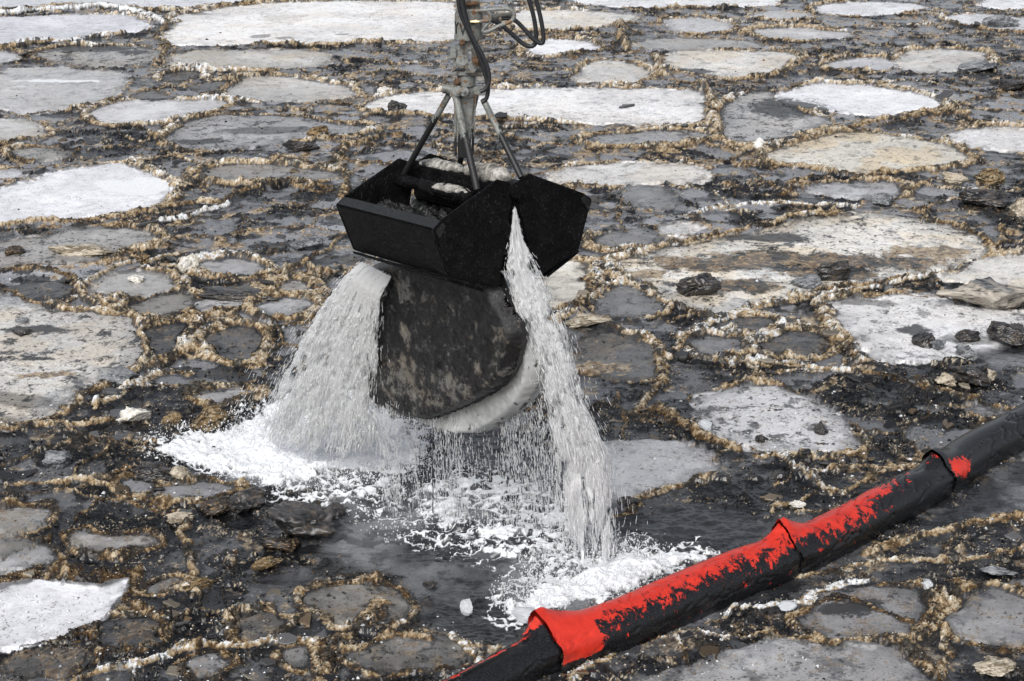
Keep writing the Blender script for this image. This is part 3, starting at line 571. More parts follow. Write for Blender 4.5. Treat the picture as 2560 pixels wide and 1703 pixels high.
# ---- loose crumbs of slush, ice and tar lying on the crusts and in the slush
def crumbs(name, n, weight, smin, smax, label, seed, palette):
    r = np.random.RandomState(seed)
    vis = (np.abs(X / Y) < .33) & (Y < 34) & (Y > 8)
    w = weight * vis; cdf = np.cumsum(w); pick = np.searchsorted(cdf, r.rand(n) * cdf[-1])
    pick = np.clip(pick, 0, NV - 1)
    sz = (smin + (smax - smin) * r.rand(n) ** 2.5) * (Y[pick] / 11) ** .8
    B = np.array([[1, 0, 0], [-1, 0, 0], [0, 1, 0], [0, -1, 0], [0, 0, 1], [0, 0, -.5]], float)
    Fc = np.array([[0, 2, 4], [2, 1, 4], [1, 3, 4], [3, 0, 4], [2, 0, 5], [1, 2, 5], [3, 1, 5], [0, 3, 5]])
    P = B[None] * (.55 + .6 * r.rand(n, 6, 3)) + .35 * (r.rand(n, 6, 3) - .5)
    an = r.rand(n) * 6.28; c, s = np.cos(an), np.sin(an)
    x = P[..., 0] * c[:, None] - P[..., 1] * s[:, None]; y = P[..., 0] * s[:, None] + P[..., 1] * c[:, None]
    P = np.stack([x, y, P[..., 2] * .75], -1) * sz[:, None, None]
    P += np.stack([X[pick] + .01 * r.randn(n), Y[pick] + .01 * r.randn(n), z[pick] + sz * .15], 1)[:, None, :]
    fcs = (Fc[None] + 6 * np.arange(n)[:, None, None]).reshape(-1, 3)
    pal = np.array(palette, np.float32); ci = palette_pick(pick, r, len(pal)); cc_ = pal[ci] * (.75 + .5 * r.rand(n, 1))
    own = COL[pick]; mixr = r.rand(n, 1) < .72; cc_ = np.where(mixr, np.clip(own * (.7 + .5 * r.rand(n, 1)), 0, .9), cc_)
    rg = np.concatenate([np.clip(cc_, .006, .9), np.full((n, 1), .12)], 1)
    o = mesh_np(name, P.reshape(-1, 3), fcs, M_CRUMB, None, False, np.repeat(rg, 6, 0))
    tag(o, label, name.replace('_', ' '), kind='stuff')
def palette_pick(pick, r, n): return r.randint(0, n, len(pick))
crumbs('slush_crumbs', 45000, ss(ct, .3, .9) * (1 - foam), .003, .010, 'loose cream, tan and brown crumbs piled along the slush ridges', 3,
       [(.62, .56, .47), (.45, .34, .20), (.30, .19, .09), (.14, .08, .035), (.40, .30, .17), (.02, .02, .02), (.05, .03, .02)])
crumbs('tar_crumbs', 42000, ((1 - tf) * (1 - WAT) * (1 - .8 * wetp) * (1 - ct) + .10 * tf * np.clip(dirt[FID] * 2, 0, 1)) * (.2 + ss(rag, .45, .6)), .003, .013, 'small tar-black and brown lumps strewn over slush and dirty floes', 5,
       [(.012, .012, .013), (.012, .012, .013), (.02, .018, .016), (.16, .1, .05), (.45, .4, .34)])
def plates(n, seed):
    r = np.random.RandomState(seed); w = ((1 - tf) * .8 + .5 * rim + .04 * tf * dirt[FID]) * (1 - ss(WAT, .1, .5)) * (1 - foam) * (np.abs(X / Y) < .33) * (Y < 30) * (Y > 8) * (.15 + ss(lo + .5 * (md - .5), .42, .6))
    cdf = np.cumsum(w); pick = np.clip(np.searchsorted(cdf, r.rand(n) * cdf[-1]), 0, NV - 1); V, Fs, Cc, o_ = [], [], [], 0
    pal = [(.02, .021, .023), (.03, .03, .032), (.05, .05, .054), (.08, .08, .083), (.09, .065, .04), (.16, .14, .11), (.012, .012, .013)]
    for i in pick:
        k = r.randint(6, 10); sz = (.02 + .07 * r.rand() ** 2.5) * (Y[i] / 11) ** .7; a = np.sort(r.rand(k)) * 6.283; rr = sz * (.6 + .5 * r.rand(k)); el = .5 + .5 * r.rand(); an = r.rand() * 6.28
        px_, py_ = rr * np.cos(a), rr * np.sin(a) * el; x_, y_ = px_ * math.cos(an) - py_ * math.sin(an), px_ * math.sin(an) + py_ * math.cos(an)
        th = sz * (.10 + .22 * r.rand()); tx, ty = r.randn(2) * .16; zt = z[i] + th * .4 + x_ * tx + y_ * ty
        top = np.stack([X[i] + x_ * .93, Y[i] + y_ * .93, zt + th * .5], 1); mid = np.stack([X[i] + x_, Y[i] + y_, zt], 1); bot = np.stack([X[i] + x_ * .9, Y[i] + y_ * .9, zt - th], 1)
        V += [top, mid, bot]; c = np.array(pal[r.randint(len(pal))]) * (.6 + .8 * r.rand()); e = np.clip(c * 1.6 + .05, 0, .6)
        Cc += [np.repeat(np.append(c, .45 + .5 * r.rand())[None], k, 0), np.repeat(np.append(e, .3)[None], k, 0), np.repeat(np.append(c * .6, .3)[None], k, 0)]
        Fs.append(tuple(range(o_, o_ + k)))
        for b_ in (0, k):
            for q_ in range(k): Fs.append((o_ + b_ + q_, o_ + b_ + k + q_, o_ + b_ + k + (q_ + 1) % k, o_ + b_ + (q_ + 1) % k))
        o_ += 3 * k
    o = mesh_np('brash_ice', np.vstack(V), Fs, M_CRUMB, None, False, np.vstack(Cc)); tag(o, 'small broken oiled ice plates lying tilted in the slush between the floes', kind='stuff')
plates(750, 12)
crumbs('ice_chips', 2500, (tf * .5 + .6 * (1 - tf)) * (1 - WAT) * ss(lo, .45, .6) * near, .008, .022, 'clear and white ice chips scattered over the nearer floes', 8, [(.8, .82, .84), (.6, .62, .64)])
# ------------------------------------------------------------------ mesh builders for made things
def tube_pts(path, rad, seg=12, caps=True):
    P = [Vector(p) for p in path]; n = len(P)
    rad = [rad] * n if not hasattr(rad, '__len__') else rad
    V, Fc = [], []; up = Vector((0, 0, 1))
    t0 = (P[1] - P[0]).normalized(); ref = up.cross(t0)
    if ref.length < .1: ref = Vector((1, 0, 0)).cross(t0)
    ref.normalize()
    for i in range(n):
        t = (P[min(i + 1, n - 1)] - P[max(i - 1, 0)]).normalized()
        ref = (ref - t * ref.dot(t)).normalized(); bi = t.cross(ref)
        for k in range(seg):
            a = 2 * math.pi * k / seg; V.append(P[i] + (ref * math.cos(a) + bi * math.sin(a)) * rad[i])
    for i in range(n - 1):
        for k in range(seg):
            Fc.append((i * seg + k, i * seg + (k + 1) % seg, (i + 1) * seg + (k + 1) % seg, (i + 1) * seg + k))
    if caps: Fc.append(tuple(range(seg - 1, -1, -1))); Fc.append(tuple((n - 1) * seg + k for k in range(seg)))
    return V, Fc
class MB:
    def __init__(s): s.v = []; s.f = []
    def add(s, v, f):
        o = len(s.v); s.v += [Vector(p) for p in v]; s.f += [tuple(i + o for i in q) for q in f]; return s
    def tube(s, path, rad, seg=12): return s.add(*tube_pts(path, rad, seg))
    def cyl(s, a, b, r, r2=None, seg=24): return s.add(*tube_pts([a, b], [r, r if r2 is None else r2], seg))
    def box(s, c, sx, sy, sz, M=None):
        v = [Vector((x * sx / 2, y * sy / 2, z * sz / 2)) for x in (-1, 1) for y in (-1, 1) for z in (-1, 1)]
        v = [(M @ p if M else p) + Vector(c) for p in v]
        return s.add(v, [(0, 1, 3, 2), (4, 6, 7, 5), (0, 4, 5, 1), (2, 3, 7, 6), (0, 2, 6, 4), (1, 5, 7, 3)])
    def prism(s, poly, off):
        n = len(poly); off = Vector(off)
        v = [Vector(p) for p in poly] + [Vector(p) + off for p in poly]
        return s.add(v, [tuple(range(n - 1, -1, -1)), tuple(range(n, 2 * n))] + [(i, (i + 1) % n, n + (i + 1) % n, n + i) for i in range(n)])
    def build(s, name, m, parent=None, bevel=0, smooth=True, seg=2):
        bm = bmesh.new(); vs = [bm.verts.new(p) for p in s.v]
        for f in s.f:
            try: bm.faces.new([vs[i] for i in f])
            except ValueError: pass
        bmesh.ops.recalc_face_normals(bm, faces=bm.faces)
        if bevel:
            eds = [e for e in bm.edges if len(e.link_faces) == 2 and e.calc_face_angle(0) > .5]
            bmesh.ops.bevel(bm, geom=eds, offset=bevel, segments=seg, affect='EDGES', clamp_overlap=True)
        me = bpy.data.meshes.new(name); bm.to_mesh(me); bm.free()
        me.materials.append(m)
        if smooth:
            for p in me.polygons: p.use_smooth = True
            me.set_sharp_from_angle(angle=R(38))
        o = bpy.data.objects.new(name, me); C.objects.link(o)
        if parent is not None: o.parent = parent; o.location = -Vector(parent.location)
        return o

# ------------------------------------------------------------------ materials of the machine
def oily_black(name, streak=True):
    m, nt, b = mat(name)
    n1 = noise(nt, 110, 4, .75, 'Object', (1, 1, .5)); n2 = noise(nt, 9, 4, .6)
    c = ramp(nt, n1.outputs[0], [(.45, (.003, .003, .0035)), (.60, (.006, .006, .0065)), (.70, (.085, .09, .10))])  # palest stop tints in the glints of wet oil
    c2 = ramp(nt, n2.outputs[0], [(.4, .6), (.62, 1.5)])
    nt.links.new(mix(nt, 1, c.outputs[0], c2.outputs[0], 'MULTIPLY'), b.inputs['Base Color'])
    rr = ramp(nt, n2.outputs[0], [(.4, .30), (.65, .55)]); nt.links.new(rr.outputs[0], b.inputs['Roughness'])
    b.inputs['Specular IOR Level'].default_value = .10
    ch = bump(nt, n1.outputs[0], .8, .012, b); bump(nt, n2.outputs[0], .5, .03, b, ch)
    return m
M_OIL = oily_black('oil_coated_steel')
M_LIP = oily_black('wet_steel_lip'); M_LIP.node_tree.nodes['Principled BSDF'].inputs['Specular IOR Level'].default_value = .5
def painted_steel(name, low, high):
    """grey paint with rust; coated with oil below a ragged line between the heights low and high"""
    m, nt, b = mat(name)
    n1 = noise(nt, 22, 5, .7); n2 = noise(nt, 70, 4, .7)
    base = ramp(nt, n2.outputs[0], [(.35, (.15, .16, .152)), (.65, (.25, .262, .25))])
    rust = ramp(nt, n1.outputs[0], [(.54, 0), (.62, 1)])
    c = mix(nt, rust.outputs[0], base.outputs[0], (.16, .085, .04))
    d = ramp(nt, noise(nt, 14, 5, .7, 'Object', (1, 1, .5)).outputs[0], [(.55, 0), (.64, 1)])
    c = mix(nt, d.outputs[0], c, (.07, .062, .052))
    g = N(nt, 'ShaderNodeNewGeometry'); sx = N(nt, 'ShaderNodeSeparateXYZ'); nt.links.new(g.outputs['Position'], sx.inputs[0])
    n3 = noise(nt, 18, 4, .7, 'Object', (1, 1, .25))
    ad = N(nt, 'ShaderNodeMath', operation='MULTIPLY_ADD'); nt.links.new(n3.outputs[0], ad.inputs[0]); ad.inputs[1].default_value = .55; nt.links.new(sx.outputs['Z'], ad.inputs[2])
    mr = N(nt, 'ShaderNodeMapRange'); nt.links.new(ad.outputs[0], mr.inputs[0]); mr.inputs[1].default_value = low + .27; mr.inputs[2].default_value = high + .27; mr.inputs[3].default_value = 1; mr.inputs[4].default_value = 0
    c = mix(nt, mr.outputs[0], c, (.012, .012, .013))
    nt.links.new(c, b.inputs['Base Color']); b.inputs['Roughness'].default_value = .48
    bump(nt, n2.outputs[0], .25, .006, b)
    return m
M_GREY = painted_steel('grey_painted_steel', 2.50, 2.53)
M_LEG = painted_steel('grey_painted_tube', 2.57, 2.60)
def simple(name, c, rough, metal=0, bs=60, bd=.004, bstr=.3, var=.25):
    m, nt, b = mat(name); n = noise(nt, bs, 4, .7)
    r = ramp(nt, n.outputs[0], [(.35, tuple(x * (1 - var) for x in c)), (.65, tuple(x * (1 + var) for x in c))]); nt.links.new(r.outputs[0], b.inputs['Base Color'])
    b.inputs['Roughness'].default_value = rough; b.inputs['Metallic'].default_value = metal; bump(nt, n.outputs[0], bstr, bd, b); return m
M_HOSE = simple('black_rubber', (.02, .021, .024), .38)
M_BRASS = simple('brass', (.45, .36, .2), .35, .8)
M_INK = simple('black_lettering', (.02, .02, .02), .6)
M_RUST = simple('rusty_steel', (.11, .06, .03), .7, 0, 90, .01, .8, .6)
def snow_mat():
    m, nt, b = mat('dirty_snow'); n = noise(nt, 16, 6, .75); n2 = noise(nt, 5, 4, .6)
    r = ramp(nt, n.outputs[0], [(.36, (.02, .02, .022)), (.47, (.22, .21, .19)), (.60, (.52, .50, .46))]); nt.links.new(r.outputs[0], b.inputs['Base Color'])
    b.inputs['Roughness'].default_value = .6; bump(nt, n.outputs[0], .7, .03, b); return m
M_SNOW = snow_mat()

# ------------------------------------------------------------------ the clamshell grab (frame fitted to the corners seen in the photo)
Q = [0.679, -0.065, 0.019, 0.015, 2.3, 0.986, 0.22]
PROF = [(0, 0), (.124, .022), (.482, -.235), (.538, -.295), (.365, -.559), (0., -.601)]
BM = (Matrix.Rotation(Q[0], 3, 'Z') @ Matrix.Rotation(Q[1], 3, 'X') @ Matrix.Rotation(Q[2], 3, 'Y'))
BP = Vector((Q[3], 10.3, Q[4])); BW = Q[5]
def L(s, y, zz): return BP + BM @ Vector((s, y, zz))
def jaw(side, p, y, k=1.0):
    s, zz = p; ca, sa = math.cos(Q[6]), math.sin(Q[6])
    return L(side * (s * ca - zz * sa), y, zz * ca + s * sa)
grab = empty('clamshell_grab', tuple(BP + BM @ Vector((0, BW / 2, -.6))), 'black oil-coated clamshell grab bucket hanging over the ice and pouring water', 'grab bucket')
def jaw_shell(side):
    th = .022; mb = MB()
    # side plates
    for y in (0, BW - th):
        poly = [jaw(side, p, y) for p in PROF]
        mb.prism(poly, BM @ Vector((0, th, 0)))
    # sloping outer wall, rolled lip and bottom plate, each with its thickness
    def plate(a, b_, t, y0=th, y1=BW - th):
        a = Vector(a); b_ = Vector(b_); n = Vector((-(b_ - a).y, (b_ - a).x)).normalized() * t
        q = [a, b_, b_ + n, a + n]
        mb.prism([jaw(side, (p.x, p.y), y0) for p in q], BM @ Vector((0, y1 - y0, 0)))
    plate(PROF[4], PROF[3], -.022 if False else .022)
    plate(PROF[5], PROF[4], .022)
    return mb
for side, lab in ((-1, 'jaw turned to the camera, full of dark slush'), (1, 'jaw swung open, its flat side plate seen')):
    j = jaw_shell(side).build('jaw', M_OIL, grab, .006); j['label'] = lab
    # thick rolled lip along the upper outer edge
    lip = MB(); pr = [PROF[3], PROF[2], (PROF[2][0] - .045, PROF[2][1] - .03), (PROF[3][0] - .05, PROF[3][1] - .07)]
    lip.prism([jaw(side, p, -.004) for p in pr], BM @ Vector((0, BW + .008, 0)))
    l = lip.build('lip', M_LIP, j, .012, seg=3); l.location = (0, 0, 0)
    # welded wear strip under the bottom edge
    st = MB(); pr = [(PROF[4][0] + .014, PROF[4][1] - .004), (PROF[4][0] + .004, PROF[4][1] - .02), (.1, -.632), (.1, -.612)]
    st.prism([jaw(side, p, .006) for p in pr], BM @ Vector((0, BW - .012, 0)))
    w = st.build('wear_strip', M_OIL, j, .006); w.location = (0, 0, 0)
# beam along the hinge, cross pipes inside each jaw
mb = MB(); mb.prism([L(-.03, .02, .0), L(.10, .02, .0), L(.10, .02, -.22), L(.02, .02, -.24), L(-.03, .02, -.2)], BM @ Vector((0, BW - .04, 0)))
mb.build('hinge_beam', M_OIL, grab, .01)
for y in (-.02, BW - .02):
    MB().cyl(L(0, y - .01, -.03), L(0, y + .05, -.03), .05, seg=24).build('hinge_pin', M_OIL, grab, .006)
def lumpy_tube(name, a, b_, r, m, seed, amp=.35, f=14, parent=grab):
    a = Vector(a); b_ = Vector(b_); n = 60; V, Fc = tube_pts([a.lerp(b_, i / n) for i in range(n + 1)], r, 28)
    v = np.array([tuple(p) for p in V]); ax = np.repeat(np.array([tuple(a.lerp(b_, i / n)) for i in range(n + 1)]), 28, 0)
    d = 1 + amp * n3(v, f, seed) + .12 * n3(v, f * 4, seed + 3); v = ax + (v - ax) * d[:, None]
    if parent is not None: v = v - np.array(tuple(parent.location))
    o = mesh_np(name, v, Fc, m); 
    if parent is not None: o.parent = parent
    return o
PA, PB = Vector(ony(1178, 494, 10.44)), Vector(ony(1000, 452, 10.93))
lumpy_tube('cross_pipe', PA, PB, .042, M_OIL, 4, .25)
lumpy_tube('cross_pipe', L(.28, .06, -.13), L(.28, BW - .06, -.13), .036, M_OIL, 8, .25)
# snow and slush caked on the beam and the pipe
def snow_strip(name, a, b_, r, seed, flat=.6, parent=grab, lab=None):
    a = Vector(a); b_ = Vector(b_); n = 90; P = [a.lerp(b_, i / n) for i in range(n + 1)]
    rs = [r * (.25 + .75 * math.sin(math.pi * min(1, max(0, i / n))) ** .35) for i in range(n + 1)]
    V, Fc = tube_pts(P, rs, 30); v = np.array([tuple(p) for p in V]); ax = np.repeat(np.array([tuple(p) for p in P]), 30, 0)
    d = 1 + .5 * n3(ax, 5, seed) + .35 * n3(v, 16, seed + 1) + .16 * n3(v, 50, seed + 2)
    w = (v - ax) * d[:, None]; w[:, 2] *= flat; v = ax + w - np.array(tuple(parent.location))
    o = mesh_np(name, v, Fc, M_SNOW); o.parent = parent
    if lab: o['label'] = lab
    return o
snow_strip('caked_snow', L(.04, .10, .02), L(.05, .52, .02), .046, 3, .9)
snow_strip('caked_snow', L(.03, .50, .02), L(.04, BW - .02, .0), .040, 7, .7)
snow_strip('caked_snow', PA.lerp(PB, .02) + Vector((0, 0, .022)), PA.lerp(PB, .55) + Vector((0, 0, .02)), .036, 12)
# slush held inside the left jaw
def heap(name, pts_fn, n, m, seed, label=None, colr=None):
    g = np.linspace(0, 1, n); U, Vv = np.meshgrid(g, g, indexing='ij'); v = pts_fn(U.ravel(), Vv.ravel())
    a = (np.arange(n - 1)[:, None] * n + np.arange(n - 1)[None]).ravel(); f = np.stack([a, a + 1, a + n + 1, a + n], 1)
    return mesh_np(name, v, f, m)
def inside(U, V_):
    s = .28 - .68 * U; y = .03 + (BW - .06) * V_; v = np.array([tuple(L(a, b_, -.36 + .17 * c_)) for a, b_, c_ in zip(s, y, V_)])
    v[:, 2] += .05 * n3(v, 6, 3) + .03 * n3(v, 18, 5) + .012 * n3(v, 60, 6); return v - np.array(tuple(grab.location))
def bucket_slush_mat():
    m, nt, b = mat('slush_in_bucket'); n = noise(nt, 20, 6, .7)
    r = ramp(nt, n.outputs[0], [(.5, (.008, .008, .009)), (.62, (.03, .034, .03)), (.72, (.4, .4, .38))]); nt.links.new(r.outputs[0], b.inputs['Base Color'])
    b.inputs['Roughness'].default_value = .12; bump(nt, n.outputs[0], .8, .03, b); return m
o = heap('bucket_slush', inside, 60, bucket_slush_mat(), 3); tag(o, 'dark wet slush held inside the left jaw of the grab', 'slush', kind='stuff')
o.location = grab.location

# ------------------------------------------------------------------ the mast the grab hangs from
MY = 10.68
def W(u, v, y=MY): return Vector(ony(u, v, y))
px = 1 / (F / np.linalg.norm(ray(1165, 200)) / MY)       # metres per photo pixel at the mast
mast = empty('grab_mast', tuple(W(1160, 392)), 'grey rust-streaked hydraulic rotator mast that carries the grab bucket', 'crane mast')
def XX(u, v, dy=0): return W(u, v, MY + dy)
TOPX = 1164
# lower column: tapered square box with corner flanges
mb = MB(); a = XX(1163, 240); b_ = XX(1160, 392)
def sq(c, w, d): return [c + Vector((-w, -d, 0)), c + Vector((w, -d, 0)), c + Vector((w, d, 0)), c + Vector((-w, d, 0))]
def frustum(mb, c1, w1, c2, w2, d1=None, d2=None):
    d1 = d1 or w1; d2 = d2 or w2; return mb.add(sq(c1, w1, d1) + sq(c2, w2, d2), [(0, 1, 2, 3), (4, 7, 6, 5), (0, 4, 5, 1), (1, 5, 6, 2), (2, 6, 7, 3), (3, 7, 4, 0)])
frustum(mb, a, 22 * px, b_, 15 * px); mb.build('column', M_GREY, mast, .006)
for sx_ in (-1, 1):
    mb = MB(); frustum(mb, XX(1163 + sx_ * 25, 236), 3.2 * px, XX(1160 + sx_ * 21, 388), 3.2 * px, 10 * px, 10 * px); mb.build('column_flange', M_GREY, mast, .003)
mb = MB().cyl(XX(1166, 242), XX(1166, 222), 24 * px); mb.box(XX(1193, 226), 60 * px, 26 * px, 22 * px); mb.box(XX(1150, 230), 50 * px, 40 * px, 18 * px)
mb.build('collar', M_GREY, mast, .005)
MB().cyl(XX(1104, 222, -.02), XX(1142, 226, -.02), 11.5 * px, seg=20).build('cross_tube', M_GREY, mast, .006)
MB().cyl(XX(1143, 229, -.11), XX(1143, 229, .05), 12 * px, seg=24).cyl(XX(1146, 229, -.13), XX(1146, 229, -.10), 7 * px, seg=6).build('pivot_boss', M_GREY, mast, .004)
MB().cyl(XX(1160, 229, -.11), XX(1160, 229, .05), 12 * px, seg=24).cyl(XX(1160, 229, -.14), XX(1160, 229, -.10), 5 * px, seg=6).build('pivot_boss', M_GREY, mast, .004)
MB().cyl(XX(1166, 214), XX(1166, 187), 23 * px, seg=32).build('swivel_ring', M_GREY, mast, .004)
MB().cyl(XX(1143, 205, -.06), XX(1143, 205, -.02), 9 * px, seg=16).cyl(XX(1143, 205, -.08), XX(1143, 205, -.05), 6 * px, seg=6).build('rusty_bolt', M_RUST, mast, .003)
# fork of the universal joint
mb = MB(); mb.box(XX(1169, 180), 78 * px, 50 * px, 10 * px); mb.build('fork_base', M_GREY, mast, .004)
for sx_ in (-1, 1):
    c0, c1 = 1169 + sx_ * 36, 1169 + sx_ * 26
    poly = [XX(c0 - 5, 178, -.06), XX(c0 + 5, 178, -.06), XX(c1 + 5, 146, -.06), XX(c1 - 5, 146, -.06)]
    MB().prism(poly, (0, .12, 0)).build('fork_arm', M_GREY, mast, .004)
poly = [XX(u, v, -.085) for u, v in ((1160, 184), (1186, 184), (1200, 160), (1198, 142), (1184, 140), (1176, 152))]
MB().prism(poly, (0, .02, 0)).build('fork_plate', M_GREY, mast, .004)
MB().cyl(XX(1191, 152, -.12), XX(1191, 152, .06), 11 * px, seg=24).cyl(XX(1191, 152, -.135), XX(1191, 152, -.115), 6 * px, seg=16).build('pivot_pin', M_RUST, mast, .003)
mb = MB(); mb.cyl(XX(1155, 152, -.09), XX(1155, 152, .06), 15 * px, seg=24); mb.box(XX(1155, 134), 30 * px, .12, 42 * px); mb.box(XX(1170, 110), 34 * px, .10, 26 * px)
mb.build('joint_block', M_GREY, mast, .006)
for cx_, w_ in ((1134, 15), (1194, 30)):
    mb = MB(); mb.box(XX(cx_, 129, -.02), w_ * px, .13, 26 * px); mb.build('joint_lug', M_GREY, mast, .004)
MB().cyl(XX(1155, 106, -.09), XX(1155, 106, .07), 7 * px, seg=20).build('pivot_pin', M_RUST, mast, .003)
# rotator housing
mb = MB(); mb.cyl(XX(1171, 94), XX(1172, 30), 34.5 * px, seg=48); mb.build('rotator', M_GREY, mast, .006)
MB().cyl(XX(1171, 97), XX(1171, 88), 35.5 * px, seg=48).build('rotator_ring', M_GREY, mast, .003)
MB().cyl(XX(1172, 34), XX(1172, 26), 33 * px, seg=48).build('rotator_top', M_GREY, mast, .003)
MB().cyl(XX(1171, 104), XX(1171, 94), 14 * px, seg=24).build('rotator_neck', M_RUST, mast, .002)
for cx_, w_ in ((1188, 24), (1160, 16)):
    poly = [XX(cx_ - w_ / 2, 28, -.03), XX(cx_ + w_ / 2, 28, -.03), XX(cx_ + w_ / 2, -60, -.03), XX(cx_ - w_ / 2, -60, -.03)]
    MB().prism(poly, (0, .07, 0)).build('hanger_lug', M_GREY, mast, .008)
MB().cyl(XX(1150, 12, -.05), XX(1196, 8, -.05), 6 * px).build('hanger_pin', M_RUST, mast, .002)
MB().cyl(XX(1163, -60, 0), XX(1163, 28, 0), 14 * px).build('crane_link', M_GREY, mast, .004)
mb = MB().cyl(XX(1176, 55, -.09), XX(1198, 55, -.09), 4 * px, seg=6).cyl(XX(1186, 55, -.09), XX(1193, 55, -.09), 6 * px, seg=6); mb.build('brass_fitting', M_BRASS, mast, .001)
MB().cyl(XX(1198, 54, -.06), XX(1222, 51, -.06), 4.5 * px, seg=12).build('hose_fitting', M_GREY, mast, .001)
def letter(txt, u, v, h):
    cu = bpy.data.curves.new('lettering', 'FONT'); cu.body = txt; cu.size = h; cu.extrude = .002; cu.align_x = 'CENTER'; cu.align_y = 'CENTER'
    o = bpy.data.objects.new('lettering', cu); C.objects.link(o)
    bpy.context.view_layer.update(); dg = bpy.context.evaluated_depsgraph_get(); me = bpy.data.meshes.new_from_object(o.evaluated_get(dg)); bpy.data.objects.remove(o)
    r_ = 34.5 * px; c = XX(1171, v); ang = math.asin(max(-1, min(1, (u - 1171) * px / r_)))
    for vv in me.vertices:
        a = ang + vv.co.x * .75 / r_; d = r_ + .0015 + vv.co.z
        vv.co = c + Vector((math.sin(a) * d, -math.cos(a) * d, vv.co.y)) - mast.location
    me.materials.clear(); me.materials.append(M_INK); ob = bpy.data.objects.new('lettering', me); C.objects.link(ob); ob.parent = mast; return ob
letter('Y', 1142, 68, .10); letter('V', 1158, 70, .10)
# three tubes of the tripod frame
LEGS = [((1122, 238, .0), W(1004, 446, 10.96), .0185), ((1139, 240, -.07), W(1193, 474, 10.40), .021), ((1208, 249, .03), L(.10, .06, .02), .019)]
for (u, v, dy), end, r_ in LEGS:
    a = XX(u, v, dy); MB().tube([a, a.lerp(end, .5), end], r_, 20).build('tripod_leg', M_LEG, mast, 0)
MB().tube([XX(1190, 240, .10), L(.25, BW - .1, -.10)], .018, 20).build('tripod_leg', M_LEG, mast, 0)
# guard loops of bent pipe beside the rotator
def smooth_path(pts, it=3):
    P = [Vector(p) for p in pts]
    for _ in range(it):
        q = [P[0]]
        for a, b2 in zip(P[:-1], P[1:]): q += [a.lerp(b2, .25), a.lerp(b2, .75)]
        P = q + [P[-1]]
    return P
T2 = lambda pts, dy: smooth_path([XX(1050 + x / 3.7325, y / 3.7325, dy + (d if len(r__) else 0)) for x, y, *r__ in pts for d in [r__[0] if r__ else 0]])
MB().tube(T2([(410, 105), (590, 100), (760, 80), (850, 85), (885, 140), (860, 200), (740, 240), (640, 295), (585, 300), (590, 270), (650, 200), (660, 140), (630, 100)], -.05), 5 * px, 12).build('guard_loop', M_GREY, mast, 0)
MB().tube(T2([(650, 165), (740, 145), (830, 130), (880, 140), (860, 90)], .0), 5 * px, 12).build('guard_loop', M_GREY, mast, 0)
# hoses: things of their own, plugged into the rotator
HOS = [('outer black hydraulic hose curling from top edge down past the mast joint', [(350, -120), (355, 0), (375, 130), (440, 270), (520, 440), (580, 600), (620, 730), (640, 840), (620, 930), (575, 958)], -.13, 5.2),
       ('inner black hydraulic hose looping furthest right along the mast joint', [(375, -120), (385, 0), (420, 180), (500, 380), (590, 520), (640, 650), (650, 760), (620, 830), (560, 858)], -.16, 5.2),
       ('third black hose, straightest of those crossing the rotator drum', [(395, -120), (400, 0), (430, 160), (480, 330), (545, 480), (600, 640), (640, 800), (635, 900), (600, 950)], -.10, 4.6),
       ('left of the two hanging hose loops right of the mast', [(985, -120), (1015, 0), (1060, 140), (1085, 300), (1085, 400), (1045, 440), (970, 420), (880, 340), (780, 245), (680, 190), (640, 185)], .06, 5.6),
       ('right of the two hanging hose loops, bent sharpest at its bottom', [(1055, -120), (1085, 0), (1125, 160), (1155, 330), (1150, 400), (1120, 408), (1060, 370), (980, 280), (900, 195), (840, 170), (760, 175)], .02, 5.6)]
for lab, pts, dy, r_ in HOS:
    P = T2(pts, dy); g = MB().tube(P, r_ * px, 12).build('hydraulic_hose', M_HOSE, None, 0); tag(g, lab, 'hose', 'hydraulic hoses of the grab')

